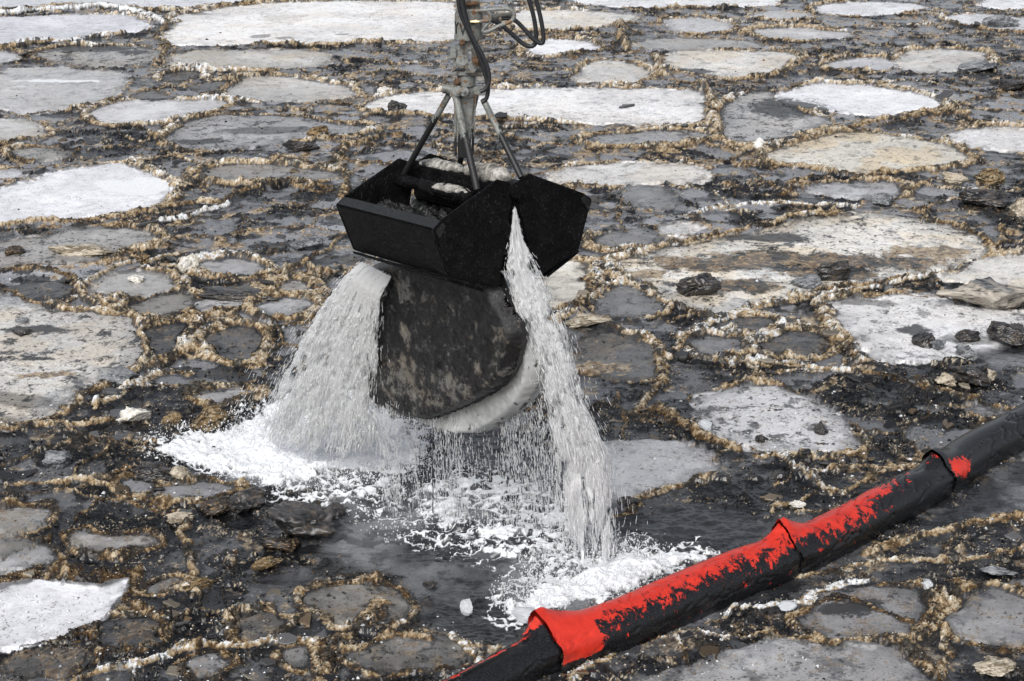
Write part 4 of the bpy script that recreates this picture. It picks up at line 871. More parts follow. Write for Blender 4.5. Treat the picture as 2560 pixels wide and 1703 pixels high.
# ------------------------------------------------------------------ the oiled ice slab pinched between the jaws
def slab(name, outline, s_off, thick, m, parent, seed, res=.012, round_=.05, amp=.012, blot=()):
    """outline in photo pixels seen on a plane parallel to the hinge; gets real thickness and a rounded, pitted edge"""
    nrm = np.array(tuple(BM @ Vector((-1, 0, 0)))); p0 = np.array(tuple(L(s_off, 0, 0)))
    ax = np.array(tuple(BM @ Vector((0, 1, 0)))); up = np.cross(ax, nrm); up = up if up[2] > 0 else -up
    pts = []
    for u, v in outline:
        d = ray(u, v); o_ = np.array([0, 0, CAM_H]); t = ((p0 - o_) @ nrm) / (d @ nrm); w = o_ + d * t - p0; pts.append((w @ ax, w @ up))
    p = chaikin(np.array(pts), 2); lo_, hi_ = p.min(0) - .02, p.max(0) + .02
    gx = np.arange(lo_[0], hi_[0], res); gy = np.arange(lo_[1], hi_[1], res); GX, GY = np.meshgrid(gx, gy, indexing='ij')
    nx, ny = GX.shape; x = GX.ravel(); y = GY.ravel()
    wx = x + .03 * (fbm(x, y, 7, 3, seed) - .5); wy = y + .02 * (fbm(x, y, 12, 3, seed + 7) - .5)
    sd = seg_dist(wx, wy, p)
    h = thick / 2 * np.sqrt(np.clip(1 - (1 - np.clip(sd / round_, 0, 1)) ** 2, 0, 1))
    bumps = amp * (fbm(x, y, 9, 4, seed + 3, .6) - .5) * 2 + amp * .8 * (fbm(x, y, 40, 2, seed + 4) - .5)
    fr = (h + bumps * np.clip(sd / round_, 0, 1)); bk = -(h + amp * (fbm(x, y, 8, 3, seed + 9) - .5))
    keep = (sd > -res * 1.2); q = (np.arange(nx - 1)[:, None] * ny + np.arange(ny - 1)[None]).ravel()
    fk = keep[q] & keep[q + 1] & keep[q + ny] & keep[q + ny + 1]; q = q[fk]
    f1 = np.stack([q, q + ny, q + ny + 1, q + 1], 1); f2 = np.stack([q, q + 1, q + ny + 1, q + ny], 1) + nx * ny
    base = p0[None] + x[:, None] * ax + y[:, None] * up
    v = np.vstack([base + nrm * fr[:, None], base + nrm * bk[:, None]])
    lt = np.zeros(len(x))
    for bu, bv, ru, rv, q_ in blot:
        d = ray(900 + bu / 3.136, 640 + bv / 3.136); o_ = np.array([0, 0, CAM_H]); t = ((p0 - o_) @ nrm) / (d @ nrm); w = o_ + d * t - p0; k_ = np.linalg.norm(d) * t / F / 3.136
        lt += q_ * np.exp(-((wx - w @ ax) / (ru * k_ * 1.25)) ** 2 - ((wy - w @ up) / (rv * k_)) ** 2)
    lt = np.clip(lt, 0, 1); colr = np.stack([lt, lt, lt, lt * 0 + 1], 1); colr = np.vstack([colr, colr])
    f = np.vstack([f1, f2]); uq, inv = np.unique(f, return_inverse=True)
    return mesh_np(name, v[uq] - np.array(tuple(parent.location)), inv.reshape(f.shape).astype(np.int32), m, None, True, colr[uq])
def slab_mat(dark):
    m, nt, b = mat('oiled_ice' if dark else 'clean_ice_underside')
    big = noise(nt, 4.2, 5, .6, dist=.4); fine = noise(nt, 45, 5, .75); mid = noise(nt, 13, 4, .6)
    if dark:
        at = N(nt, 'ShaderNodeAttribute', attribute_name='Col'); s1 = N(nt, 'ShaderNodeMath', operation='MULTIPLY_ADD'); nt.links.new(at.outputs['Fac'], s1.inputs[0]); s1.inputs[1].default_value = .31; nt.links.new(mid.outputs[0], s1.inputs[2])
        s2 = N(nt, 'ShaderNodeMath', operation='MULTIPLY_ADD'); nt.links.new(fine.outputs[0], s2.inputs[0]); s2.inputs[1].default_value = .60; nt.links.new(s1.outputs[0], s2.inputs[2])
        pat = ramp(nt, s2.outputs[0], [(.80, (.005, .005, .006)), (.92, (.018, .018, .019)), (.97, (.05, .048, .044)), (1.0, (.10, .097, .09))])
        mr = N(nt, 'ShaderNodeMapRange'); nt.links.new(s2.outputs[0], mr.inputs[0]); mr.inputs[1].default_value = 1.03; mr.inputs[2].default_value = 1.35
        c = mix(nt, mr.outputs[0], pat.outputs[0], (.24, .245, .24)); tnt = ramp(nt, big.outputs[0], [(.45, (1, 1, 1)), (.7, (1.05, .88, .7))]); c = mix(nt, 1, c, tnt.outputs[0], 'MULTIPLY')
    else:
        pat = ramp(nt, big.outputs[0], [(.35, (.34, .35, .35)), (.65, (.52, .53, .52))])
        sp = ramp(nt, mid.outputs[0], [(.33, (.05, .05, .05)), (.37, (1, 1, 1))]); c = mix(nt, .9, pat.outputs[0], sp.outputs[0], 'MULTIPLY')
    nt.links.new(c, b.inputs['Base Color']); b.inputs['Roughness'].default_value = .16 if dark else .25
    bump(nt, fine.outputs[0], .7 if dark else .15, .012, b); return m
blk_ = empty('ice_block', tuple(L(0, .5, -1.3)), 'thick oil-blackened ice slab pinched under the grab jaws, white underneath', 'ice block')
o = slab('oiled_slab', [(936, 730), (934, 668), (980, 650), (1100, 640), (1230, 660), (1255, 740), (1298, 800), (1304, 860), (1280, 945), (1240, 980), (1200, 1000), (1130, 1030), (1075, 1048), (1010, 1035), (945, 1005), (937, 940), (940, 800)], -.10, .17, slab_mat(True), blk_, 5, blot=[(430, 220, 110, 110, 1), (610, 330, 90, 110, .55), (240, 200, 60, 120, .35), (450, 850, 130, 110, .95), (250, 900, 120, 130, .6), (480, 1040, 330, 110, .45), (800, 1000, 200, 90, .8), (1000, 870, 55, 70, .8), (440, 600, 60, 80, .75), (800, 420, 50, 60, .6), (660, 690, 30, 25, .5), (700, 1130, 200, 60, .4), (1150, 900, 80, 120, .35), (170, 620, 60, 150, .4), (1190, 600, 60, 90, .35)]); o.parent = blk_
o = slab('clean_underside', [(1010, 900), (1040, 1020), (1075, 1052), (1130, 1072), (1190, 1082), (1235, 1070), (1290, 1035), (1335, 985), (1352, 930), (1350, 860), (1320, 780), (1200, 740), (1060, 760)], .07, .20, slab_mat(False), blk_, 9, res=.007, round_=.03, amp=.012); o.parent = blk_
for lab, u, v0, v1 in (('thick thread of black oil dripping from the ice slab', 1081, 1060, 1282), ('thin broken thread of oil left of the thick one', 1050, 1100, 1190)):
    P = [W(u + .6 * math.sin(i * 1.3) + i * .12 * (1 if u > 1060 else -.6), v0 + (v1 - v0) * i / 14, 10.35) for i in range(15)]
    g = MB().tube(P, [.0016 + .0022 * (i / 14) ** 2 * (1 if u > 1060 else .3) for i in range(15)], 8).build('oil_thread', M_HOSE, None, 0); tag(g, lab, 'oil drip', 'threads of oil hanging from the slab')
# ------------------------------------------------------------------ the floating oil boom
BR = .155
axis_px = [(960, 1830, .115), (1090, 1772, .115), (1210, 1712, .118), (1290, 1668, .125), (1372, 1628, .15), (1440, 1604, .155), (1540, 1570, .155), (1641, 1528, .157), (1740, 1484, .155), (1850, 1438, .155), (1955, 1400, .15), (2040, 1362, .15), (2124, 1320, .15), (2230, 1262, .15), (2336, 1205, .148), (2430, 1140, .155), (2560, 1070, .155), (2700, 985, .155), (2850, 890, .155)]
ctl = [(onz(u, v, .075), r_) for u, v, r_ in axis_px]
def spline(n_per=40):
    P = [np.append(c, r_) for c, r_ in ctl]; P = [2 * P[0] - P[1]] + P + [2 * P[-1] - P[-2]]; out = []
    for i in range(1, len(P) - 2):
        for k in range(n_per):
            t = k / n_per; a, b_, c, d = P[i - 1:i + 3]
            out.append(.5 * ((2 * b_) + (-a + c) * t + (2 * a - 5 * b_ + 4 * c - d) * t * t + (-a + 3 * b_ - 3 * c + d) * t ** 3))
    return np.array(out)
SPL = spline(); arc = np.concatenate([[0], np.cumsum(np.linalg.norm(np.diff(SPL[:, :3], axis=0), axis=1))])
def s_of(u, v):
    p = onz(u, v, .075); return arc[np.argmin(np.linalg.norm(SPL[:, :3] - p, axis=1))]
S1, S2, S3, S4 = s_of(1360, 1633), s_of(1960, 1398), s_of(2340, 1203), arc[-1] - .02
def boom_mat():
    m, nt, b = mat('boom_fabric'); at = N(nt, 'ShaderNodeAttribute', attribute_name='Col'); sx = N(nt, 'ShaderNodeSeparateColor'); nt.links.new(at.outputs['Color'], sx.inputs[0])
    cb = N(nt, 'ShaderNodeCombineXYZ'); nt.links.new(sx.outputs[1], cb.inputs[0]); nt.links.new(sx.outputs[2], cb.inputs[1]); mp = N(nt, 'ShaderNodeMapping'); mp.inputs['Scale'].default_value = (17, 2.2, 1); mp.inputs['Rotation'].default_value = (0, 0, .25); nt.links.new(cb.outputs[0], mp.inputs[0]); n1 = N(nt, 'ShaderNodeTexNoise', Scale=1.0, Detail=8, Roughness=.78, Distortion=.5); nt.links.new(mp.outputs[0], n1.inputs['Vector']); n2 = noise(nt, 120, 3, .7); n4 = noise(nt, 9, 5, .75, 'Object', None, .8)
    s1 = N(nt, 'ShaderNodeMath', operation='MULTIPLY_ADD'); nt.links.new(n1.outputs[0], s1.inputs[0]); s1.inputs[1].default_value = 3.2; nt.links.new(sx.outputs[0], s1.inputs[2])
    s2 = N(nt, 'ShaderNodeMath', operation='MULTIPLY_ADD'); nt.links.new(n4.outputs[0], s2.inputs[0]); s2.inputs[1].default_value = 1.5; nt.links.new(s1.outputs[0], s2.inputs[2])
    mk = ramp(nt, s2.outputs[0], [(0, 0), (1, 1)]); mr = N(nt, 'ShaderNodeMapRange'); nt.links.new(s2.outputs[0], mr.inputs[0]); mr.inputs[1].default_value = 2.78; mr.inputs[2].default_value = 2.88
    red = ramp(nt, n4.outputs[0], [(.3, (.44, .018, .009)), (.7, (.68, .040, .020))]); blk = ramp(nt, n2.outputs[0], [(.5, (.005, .005, .006)), (.70, (.030, .032, .036))])
    nt.links.new(mix(nt, mr.outputs[0], blk.outputs[0], red.outputs[0]), b.inputs['Base Color'])
    rr = N(nt, 'ShaderNodeMapRange'); nt.links.new(mr.outputs[0], rr.inputs[0]); rr.inputs[3].default_value = .15; rr.inputs[4].default_value = .34; nt.links.new(rr.outputs[0], b.inputs['Roughness'])
    b.inputs['Specular IOR Level'].default_value = .5
    iv = N(nt, 'ShaderNodeMath', operation='SUBTRACT'); iv.inputs[0].default_value = 1; nt.links.new(mr.outputs[0], iv.inputs[1])
    st = N(nt, 'ShaderNodeMath', operation='MULTIPLY_ADD'); nt.links.new(iv.outputs[0], st.inputs[0]); st.inputs[1].default_value = .14; st.inputs[2].default_value = .05
    bp = N(nt, 'ShaderNodeBump', Distance=.008); nt.links.new(st.outputs[0], bp.inputs['Strength']); nt.links.new(n2.outputs[0], bp.inputs['Height']); nt.links.new(bp.outputs[0], b.inputs['Normal'])
    return m
M_BOOM = boom_mat()
boom = empty('oil_boom', tuple(onz(1850, 1438, 0)), 'long red tube-shaped oil boom smeared with black oil, floating diagonally at lower right', 'oil boom')
def section(name, sa, sb, red_fn, shape_fn, label=None, seed=0, parent=boom):
    ns = max(8, int((sb - sa) / .010)); na = 120; S = np.linspace(sa, sb, ns); cen = np.stack([np.interp(S, arc, SPL[:, i]) for i in range(4)], 1)
    tan = np.gradient(cen[:, :3], axis=0); tan /= np.linalg.norm(tan, axis=1)[:, None]
    sidev = np.cross(tan, [0, 0, 1.]); sidev /= np.linalg.norm(sidev, axis=1)[:, None]; upv = np.cross(sidev, tan)
    TH = np.linspace(-math.pi, math.pi, na, endpoint=False)          # 0 = top, + = the side facing the camera
    SS, TT = np.meshgrid(S, TH, indexing='ij'); sg = 1.0
    r_ = cen[:, 3][:, None] * (1 + .012 * (fbm(SS * 1.0, TT * .5, 3, 3, 210 + seed) - .5) * 2) * shape_fn(SS, TT)
    # shallow folds in the fabric
    r_ = r_ - .007 * ss(np.abs(fbm(SS * 1.0 + .22 * TT, TT * .30, 6, 2, 220 + seed) - .5), .05, .0)
    v = cen[:, None, :3] + (np.cos(TT) * r_)[..., None] * upv[:, None] + (np.sin(TT) * r_)[..., None] * sidev[:, None]
    dn = v[..., 2] < .0; v[..., 2] = np.where(dn, v[..., 2] * .8, v[..., 2])
    red = np.clip(red_fn(SS, TT), -1, 1); colr = np.stack([red, SS, TT, np.ones_like(red)], -1).reshape(-1, 4)
    i = np.arange(ns - 1)[:, None] * na; k = np.arange(na)[None]; k2 = (k + 1) % na
    f = np.stack([i + k, i + k2, i + na + k2, i + na + k], -1).reshape(-1, 4)
    o = mesh_np(name, v.reshape(-1, 3) - np.array(tuple(parent.location)), f.astype(np.int32), M_BOOM, None, True, colr); o.parent = parent
    if label: o['label'] = label
    return o
g_ = lambda x, c, w: np.exp(-((x - c) / w) ** 2)
def flare(s, s0, d, k):    # open mouth that widens towards the seam
    return 1 + k * np.exp(-np.abs(s - s0) / d)
def fin(S, T, s0, h, lw, rw, tc=-.05, tw=.33):   # fold standing up at a seam
    x = S - s0; prof = np.where(x < 0, np.clip(1 + x / lw, 0, 1) ** 1.2, np.clip(1 - np.clip(x - .05, 0, 9) / rw, 0, 1) ** 1.5); return 1 + h * prof * np.clip(1 - np.abs(T - tc) / tw, 0, 1) ** 1.1 + .10 * h * prof * np.sin(T * 7)
section('float_section', arc[0], S1, lambda S, T: .62 - np.abs(T + .30) * 2.6 + .35 * ss(S, S1 - .12, S1) * (T < .3),
        lambda S, T: (1 - .10 * ss(S, S1 - .3, S1 - .06)) * fin(S, T, S1, .62, .15, .1, -.34, .62), 'dull black end of the boom with a thin red crest', 1)
SEC2 = section('float_section', S1, S2, lambda S, T: np.maximum(.92 - .68 * np.clip(T + .1, 0, 9) - .5 * ss(-T, .9, 1.5), (1.9 * (1 - ss(S - S1, .20, .34)) * (1 - ss(T, 1.45, 1.75)))),
        lambda S, T: flare(S, S1, .10, .06) * fin(S, T, S1, .62, .15, .26, -.34, .62) * fin(S, T, S2, .68, .16, .1, -.24, .52) * (1 - .05 * ss(S, S2 - .25, S2)), 'brightest red section of the boom with a flat red panel at its end', 2)
section('float_section', S2, S3, lambda S, T: .90 - .68 * np.clip(np.abs(T + .05) - .1, 0, 9) - .75 * ss(S, S3 - 1.1, S3 - .15) - .30 * ss(S, S2 + .25, S2 + .1) * ss(T, .2, .6),
        lambda S, T: flare(S, S2, .12, .05) * fin(S, T, S2, .70, .02, .22, -.24, .52) * (1 - .05 * ss(S, S3 - .3, S3)) * fin(S, T, S3, .46, .14, .1, -.2, .6), 'middle section, red on top and black with oil toward its right end', 3)
section('float_section', S3, S4, lambda S, T: -.45 + 1.7 * g_(S - S3, .12, .12) * g_(T, .85, .6) ,
        lambda S, T: flare(S, S3, .12, .05) * fin(S, T, S3, .48, .02, .22, -.2, .6), 'black far section with one torn red patch beside its seam', 4)
def mark():      # small hand-written mark on the red panel
    pts = [np.array(tuple(v_.co)) for v_ in SEC2.data.vertices]; P = np.array(pts) + np.array(tuple(boom.location)); d = ray(1382, 1611); d = d / np.linalg.norm(d); o_ = np.array([0, 0, CAM_H])
    q = P - o_; t = q @ d; dist = np.linalg.norm(q - t[:, None] * d, axis=1); c = [i for i in np.argsort(dist)[:12]]; i = min(c, key=lambda k: t[k]); nrm = Vector(SEC2.data.vertices[int(i)].normal)
    if nrm.dot(Vector(d)) > 0: nrm = -nrm
    cu = bpy.data.curves.new('lettering', 'FONT'); cu.body = 'RL'; cu.size = .034; cu.extrude = .0006; cu.align_x = 'CENTER'; cu.align_y = 'CENTER'; cu.shear = .3
    o = bpy.data.objects.new('lettering', cu); C.objects.link(o); bpy.context.view_layer.update(); me = bpy.data.meshes.new_from_object(o.evaluated_get(bpy.context.evaluated_depsgraph_get())); bpy.data.objects.remove(o)
    zx = nrm.normalized(); xx = Vector((.92, .35, 0)); xx = (xx - zx * xx.dot(zx)).normalized(); yy = zx.cross(xx); base = Vector(P[i]) + zx * .003 - boom.location
    for vv in me.vertices: c0 = vv.co.copy(); vv.co = base + xx * c0.x * .8 + yy * c0.y + zx * c0.z
    me.materials.clear(); me.materials.append(M_INK); ob = bpy.data.objects.new('lettering', me); C.objects.link(ob); ob.parent = boom
mark()
# raised pleats at the seams
for s0, rr_ in ():
    section('fabric_pleat', s0 - .11, s0 + .012, (lambda q: lambda S, T: q - .5 * np.abs(T))(rr_), (lambda q: lambda S, T: .985 * fin(S, T, q, .36, .13, .05, -.25, .6))(s0), None, 7)

# ------------------------------------------------------------------ single lumps of ice and tar
def ico(sub):
    bm = bmesh.new(); bmesh.ops.create_icosphere(bm, subdivisions=sub, radius=1); v = np.array([tuple(p.co) for p in bm.verts]); f = np.array([[q.index for q in p.verts] for p in bm.faces]); bm.free(); return v, f
IV, IF = ico(5)
PALS = {'oiledtop': ((.05, .053, .06), (.16, .165, .17), (.012, .012, .013), .7), 'tar': ((.010, .0105, .012), (.05, .048, .05), (.30, .22, .13), .16), 'tarbrown': ((.012, .012, .013), (.05, .04, .035), (.38, .26, .13), .42),
        'ice': ((.62, .64, .66), (.80, .82, .84), (.86, .88, .9), .5), 'grey': ((.07, .075, .085), (.22, .23, .24), (.5, .5, .5), .25), 'snow': ((.5, .46, .38), (.72, .70, .66), (.86, .87, .88), .5), 'tan': ((.05, .035, .02), (.24, .165, .085), (.5, .42, .3), .5), 'cream': ((.16, .13, .09), (.46, .40, .31), (.62, .58, .5), .5)}
def rock(t, x, y, w, h, d, pal, rot, seed, name, lab, cat, zoff=.0, facets=9, tilt=0):
    u, vv = full(t, x, y); P = onz(u, vv, .03); k = np.linalg.norm(P - np.array([0, 0, CAM_H])) / F / TILE[t][0]
    w, h, d = w * k, h * k, d * k                                 # sizes given in tile pixels
    r = np.random.RandomState(seed); v = IV.copy()
    for _ in range(facets):
        n = r.randn(3); n /= np.linalg.norm(n); dd = .50 + .25 * r.rand(); e = v @ n - dd; v -= np.where(e > 0, e, 0)[:, None] * n
    v /= np.abs(v).max(0)
    q = n3(v, 1.6, seed) * .16 + n3(v, 5, seed + 1) * .09 + n3(v, 14, seed + 2) * .05 + n3(v, 34, seed + 3) * .025
    v = v * (1 + q * (.6 if pal in ('ice',) else 1.25))[:, None]
    cq = ss(n3(v, 2.5, seed + 6) * .5 + n3(v, 9, seed + 8) * .4 + .25 * v[:, 2] * (pal in ('snow', 'cream')), -.25, .25); c2 = ss(n3(v, 12, seed + 9) + .5 * n3(v, 30, seed + 4), .35, .8) * PALS[pal][3] * 1.6
    A, B_, Cc, _ = [np.array(q_) if hasattr(q_, '__len__') else q_ for q_ in PALS[pal]]
    cc = A + (B_ - A) * cq[:, None]; cc = cc + (Cc - cc) * np.clip(c2, 0, 1)[:, None]
    if pal == 'oiledtop':
        sd_ = ss(v[:, 2] / np.abs(v[:, 2]).max() + .12 * n3(v, 6, 77), .62, .42); sc_c = np.array([.46, .42, .36]) * (.75 + .25 * n3(v, 9, 78))[:, None]; sc_c = sc_c * (1 - .9 * ss(n3(v, 11, 79), .55, .7)[:, None]); cc = cc + (sc_c - cc) * sd_[:, None]
    wet = {'oiledtop': .6, 'tar': .8, 'tarbrown': .6, 'ice': .6, 'grey': .6, 'snow': .2, 'tan': .1, 'cream': .3}[pal]
    v = v * np.array([w / 2, d / 2, h / 2]); ct_, st_ = math.cos(tilt), math.sin(tilt); v = np.stack([v[:, 0] * ct_ - v[:, 2] * st_, v[:, 1], v[:, 0] * st_ + v[:, 2] * ct_], 1)
    ca, sa = math.cos(rot), math.sin(rot); v = np.stack([v[:, 0] * ca - v[:, 1] * sa, v[:, 0] * sa + v[:, 1] * ca, v[:, 2]], 1)
    o = mesh_np(name, v, IF, M_CRUMB if pal not in ('ice',) else M_CHUNK, None, True, np.concatenate([cc, np.full((len(v), 1), wet)], 1))
    o.location = (P[0], P[1], .03 + h * (.12 if pal in ('tan', 'cream', 'tarbrown') else .26) + zoff); tag(o, lab, cat); return o
def chunk_mat():
    m, nt, b = mat('clear_ice'); n = noise(nt, 30, 4, .6); b.inputs['Base Color'].default_value = (.78, .81, .84, 1); b.inputs['Roughness'].default_value = .12
    b.inputs['Transmission Weight'].default_value = .45; b.inputs['IOR'].default_value = 1.31; bump(nt, n.outputs[0], .5, .01, b); return m
M_CHUNK = chunk_mat()
ROCKS = """E|2190|515|430|165|190|oiledtop|-.30|ice_slab|thick slab with pale broken side and oiled top, at the right edge|ice slab
P|912|258|52|34|50|tar|0|tar_lump|black tar-coated lump on the broad white floe left of the tripod|lump
P|2303|60|80|34|60|grey|.2|ice_boulder|blue-grey ice boulder on the pale floe at the top right|ice block
P|1606|676|100|52|70|tar|-.2|tar_lump|big black shiny lump on the lower part of the huge oval floe|lump
P|1920|640|80|46|60|tar|.4|tar_lump|black lump at the front edge of the huge oval floe|lump
P|1860|655|66|30|50|grey|.4|ice_chunk|grey chunk just left of the black lump on the oval floe|ice block
P|2125|792|52|32|44|tar|.2|tar_lump|round black clod in the middle of the large white right floe|lump
P|2330|782|90|50|70|tar|.1|tar_lump|large black clod at the right edge below the curved slab|lump
P|2222|780|60|22|40|tar|.2|tar_lump|flat black clod left of the clod at the right edge|lump
P|2220|815|40|28|40|grey|.8|ice_chunk|dirty grey chunk just under the flat black clod|ice block
P|2160|800|34|24|30|grey|.3|ice_chunk|small grey chunk between round clod and flat clod|ice block
P|2235|875|110|46|70|tar|.1|tar_lump|wide black tar heap at the right edge above the thick brown ridge|lump
P|2180|880|50|26|40|cream|.2|slush_clump|cream lump among tar above the brown ridge at right|lump
P|2270|872|50|26|40|cream|.5|slush_clump|small pale lump at the right edge beside the wide tar heap|lump
P|1888|995|34|30|34|tar|.2|tar_lump|black clod standing on the round white floe|lump
P|1753|1016|34|18|30|tar|.2|tar_lump|small flat black clod at the front of the round white floe|lump
P|1622|992|32|36|26|ice|.6|ice_chunk|upright clear white chunk at the left of the round white floe|ice block
P|1076|1405|38|40|24|ice|.9|ice_chunk|upright leaf-shaped clear ice chunk in the dark water|ice block
P|1210|1422|62|34|40|ice|.3|ice_chunk|flat clear ice chunk next to the boom's low end|ice block
P|700|1225|170|66|110|tar|-.15|tar_slab|largest black tar slab, below the left foam|tar slab
P|648|1258|90|34|50|tarbrown|-.15|tar_slab|brown-topped lump on the near side of the largest tar slab|lump
P|350|1098|100|36|60|tar|.1|tar_slab|black tar slab left of the white foam tongue|tar slab
P|412|1098|48|36|30|cream|.5|ice_chunk|pale upright piece right beside the tar slab left of the foam|ice block
P|560|1165|90|44|70|tar|.2|tar_lump|black ragged heap under the left foam's lower edge|lump
P|500|1170|70|30|60|tarbrown|.2|tar_lump|low black-brown heap left of the ragged heap under the foam|lump
P|140|1065|66|34|50|grey|.4|ice_chunk|grey wedge of ice standing in slush at lower left|ice block
P|265|875|80|30|60|grey|-.4|tilted_slab|dark tilted slab at right of the largest speckled floe|ice slab
P|60|1245|1|1|1|x|0|x|x|x
P|450|1345|80|30|40|tan|.7|tilted_slab|brownish tilted slab below the winding tan ridge|ice slab
P|610|1303|70|26|34|tan|.5|tilted_slab|streaked brown slab end beside the small dark puddle|ice slab
P|410|1195|70|22|40|cream|.1|ice_chunk|small pale tan plate beside the winding ridge at lower left|ice block
P|315|648|42|16|26|snow|.0|snow_lump|white lump on the rounded grey-beige floe|lump
P|190|580|140|26|70|cream|.0|ice_slab|long cream slab lying on the grey-brown floe at left|ice slab
P|330|600|36|22|30|tan|.0|slush_clump|brown clump right of the long cream slab|lump
P|430|625|44|44|34|snow|.6|snow_lump|upright white chunk above the rounded grey-beige floe|lump
P|560|685|170|24|70|tar|-.1|tar_slab|long black ragged slab beside the rounded grey-beige floe|tar slab
P|705|568|76|28|50|grey|0|ice_chunk|dark grey boulder left of the bucket's lower corner|ice block
P|315|965|80|34|40|snow|.1|snow_lump|bright white broken lump left of the foam tongue|lump
P|400|970|50|26|40|tan|.0|slush_clump|dark brown clump right of the bright white broken lump|lump
P|475|975|80|50|50|tan|.2|slush_clump|large rust-brown clump above the foam tongue|lump
P|655|318|1|1|1|x|0|x|x|x
P|735|312|60|30|40|tan|.3|slush_clump|brown knob beside a white scrap left of the tripod|lump
P|690|345|80|26|50|tar|.2|tar_lump|black lump below the brown knob left of the tripod|lump
P|770|1185|60|24|40|tar|.1|tar_lump|half-sunk black lump just right of the largest tar slab|lump
P|990|1350|32|16|24|tar|.1|tar_lump|small black lump awash at the right end of the beige oval floe|lump
P|30|583|50|20|40|tarbrown|.1|slush_clump|dark brown clump at the left edge of the photo|lump
P|50|770|44|14|30|tar|.1|tar_lump|flat black scrap on the largest speckled floe|lump
P|52|742|28|16|24|grey|.3|ice_chunk|small dark pebble above the flat black scrap|lump
P|1745|345|26|30|20|snow|.3|snow_lump|white chip standing at left tip of the large beige pointed floe|lump
P|1352|742|130|30|60|cream|.1|slush_clump|big cream slush heap right beside the right waterfall|lump
P|2200|412|60|26|40|cream|.2|ice_chunk|white streaked chunk right of the flat pale grey floe|ice block
P|2280|418|70|34|50|tan|.3|ice_chunk|brown and cream chunk at the right above the tar patch|ice block
P|2270|470|130|40|70|tar|.1|tar_lump|broad tar heap near the right edge above the huge oval floe|lump
P|2032|470|48|26|36|grey|.1|ice_chunk|blue-grey chunk above the upper edge of the huge oval floe|ice block
P|2345|490|40|44|30|cream|.2|snow_lump|white upright block at the right edge above the huge oval floe|ice block
P|2250|160|90|24|50|grey|.2|ice_chunk|flat grey chunk below the ice boulder at the upper right|ice block
P|2330|205|70|22|40|tar|.1|tar_lump|black slab end at the far right below the flat grey chunk|lump
P|2290|1320|80|22|30|grey|-.3|ice_chunk|clear curved ice shard in the slush near the lower right edge|ice block
P|2130|1353|34|22|26|ice|.3|ice_chunk|small clear ice piece at the top right of the oval pancake|ice block
P|2290|1535|90|24|60|cream|.1|snow_lump|grainy white lump in the bottom right corner|lump
P|1810|1398|44|14|30|ice|.3|ice_chunk|small clear plate against the near side of the boom|ice block
P|1700|1140|1|1|1|x|0|x|x|x
P|1450|1160|60|22|30|tar|.4|tar_lump|black lump at the left end of the ragged brown ridge|lump
P|1840|1165|40|14|24|snow|.1|snow_lump|small white block between thin ridges above the boom|lump
P|880|212|34|14|24|snow|.1|snow_lump|white block on brown slush left of the mast|lump
P|945|205|44|22|34|grey|.1|ice_chunk|dark grey chunk just left of the mast collar|ice block
"""
for i, ln in enumerate(ROCKS.strip().splitlines()):
    t, x, y, w, h, d, pal, rot, nm, lab, cat = ln.split('|')
    if pal == 'x': continue
    rock(t, float(x), float(y), float(w), float(h) * 1.15, float(d) * 1.3, pal, float(rot), 300 + i, nm, lab, cat, 0, 10 if 'slab' in nm else 7, 0)

# ------------------------------------------------------------------ falling water
def water_mat(name, veil=False):
    m = bpy.data.materials.new(name); m.use_nodes = True; nt = m.node_tree; nt.nodes.clear()
    out = N(nt, 'ShaderNodeOutputMaterial'); d = N(nt, 'ShaderNodeBsdfDiffuse'); d.inputs[0].default_value = (.98, .985, .99, 1)
    tr = N(nt, 'ShaderNodeBsdfTranslucent'); tr.inputs[0].default_value = (.98, .985, .99, 1); g = N(nt, 'ShaderNodeBsdfGlossy', Roughness=.15); g.inputs[0].default_value = (.9, .9, .9, 1)
    a = N(nt, 'ShaderNodeMixShader'); a.inputs[0].default_value = .55; nt.links.new(d.outputs[0], a.inputs[1]); nt.links.new(tr.outputs[0], a.inputs[2])
    b = N(nt, 'ShaderNodeMixShader'); b.inputs[0].default_value = .08; nt.links.new(a.outputs[0], b.inputs[1]); nt.links.new(g.outputs[0], b.inputs[2])
    t = N(nt, 'ShaderNodeBsdfTransparent'); c = N(nt, 'ShaderNodeMixShader'); nt.links.new(t.outputs[0], c.inputs[1]); nt.links.new(b.outputs[0], c.inputs[2])
    if veil:
        at = N(nt, 'ShaderNodeAttribute', attribute_name='Col'); sx = N(nt, 'ShaderNodeSeparateColor'); nt.links.new(at.outputs['Color'], sx.inputs[0]); cb = N(nt, 'ShaderNodeCombineXYZ')
        nt.links.new(sx.outputs[0], cb.inputs[0]); nt.links.new(sx.outputs[1], cb.inputs[1])
        nz = N(nt, 'ShaderNodeTexNoise', Scale=1, Detail=5, Roughness=.65); nt.links.new(cb.outputs[0], nz.inputs['Vector'])
        ad = N(nt, 'ShaderNodeMath', operation='ADD'); nt.links.new(nz.outputs[0], ad.inputs[0]); nt.links.new(at.outputs['Alpha'], ad.inputs[1])
        mr = N(nt, 'ShaderNodeMapRange'); nt.links.new(ad.outputs[0], mr.inputs[0]); mr.inputs[1].default_value = .98; mr.inputs[2].default_value = 1.18; mr.inputs[4].default_value = .92; nt.links.new(mr.outputs[0], c.inputs[0])
    else: c.inputs[0].default_value = .85
    nt.links.new(c.outputs[0], out.inputs[0]); return m
M_DROP = water_mat('white_water'); M_VEIL = water_mat('water_veil', True)
def lerp_curve(K, t):
    tk = np.array([k[0] for k in K]); return np.stack([np.interp(t, tk, [k[j] for k in K]) for j in range(1, len(K[0]))], -1)
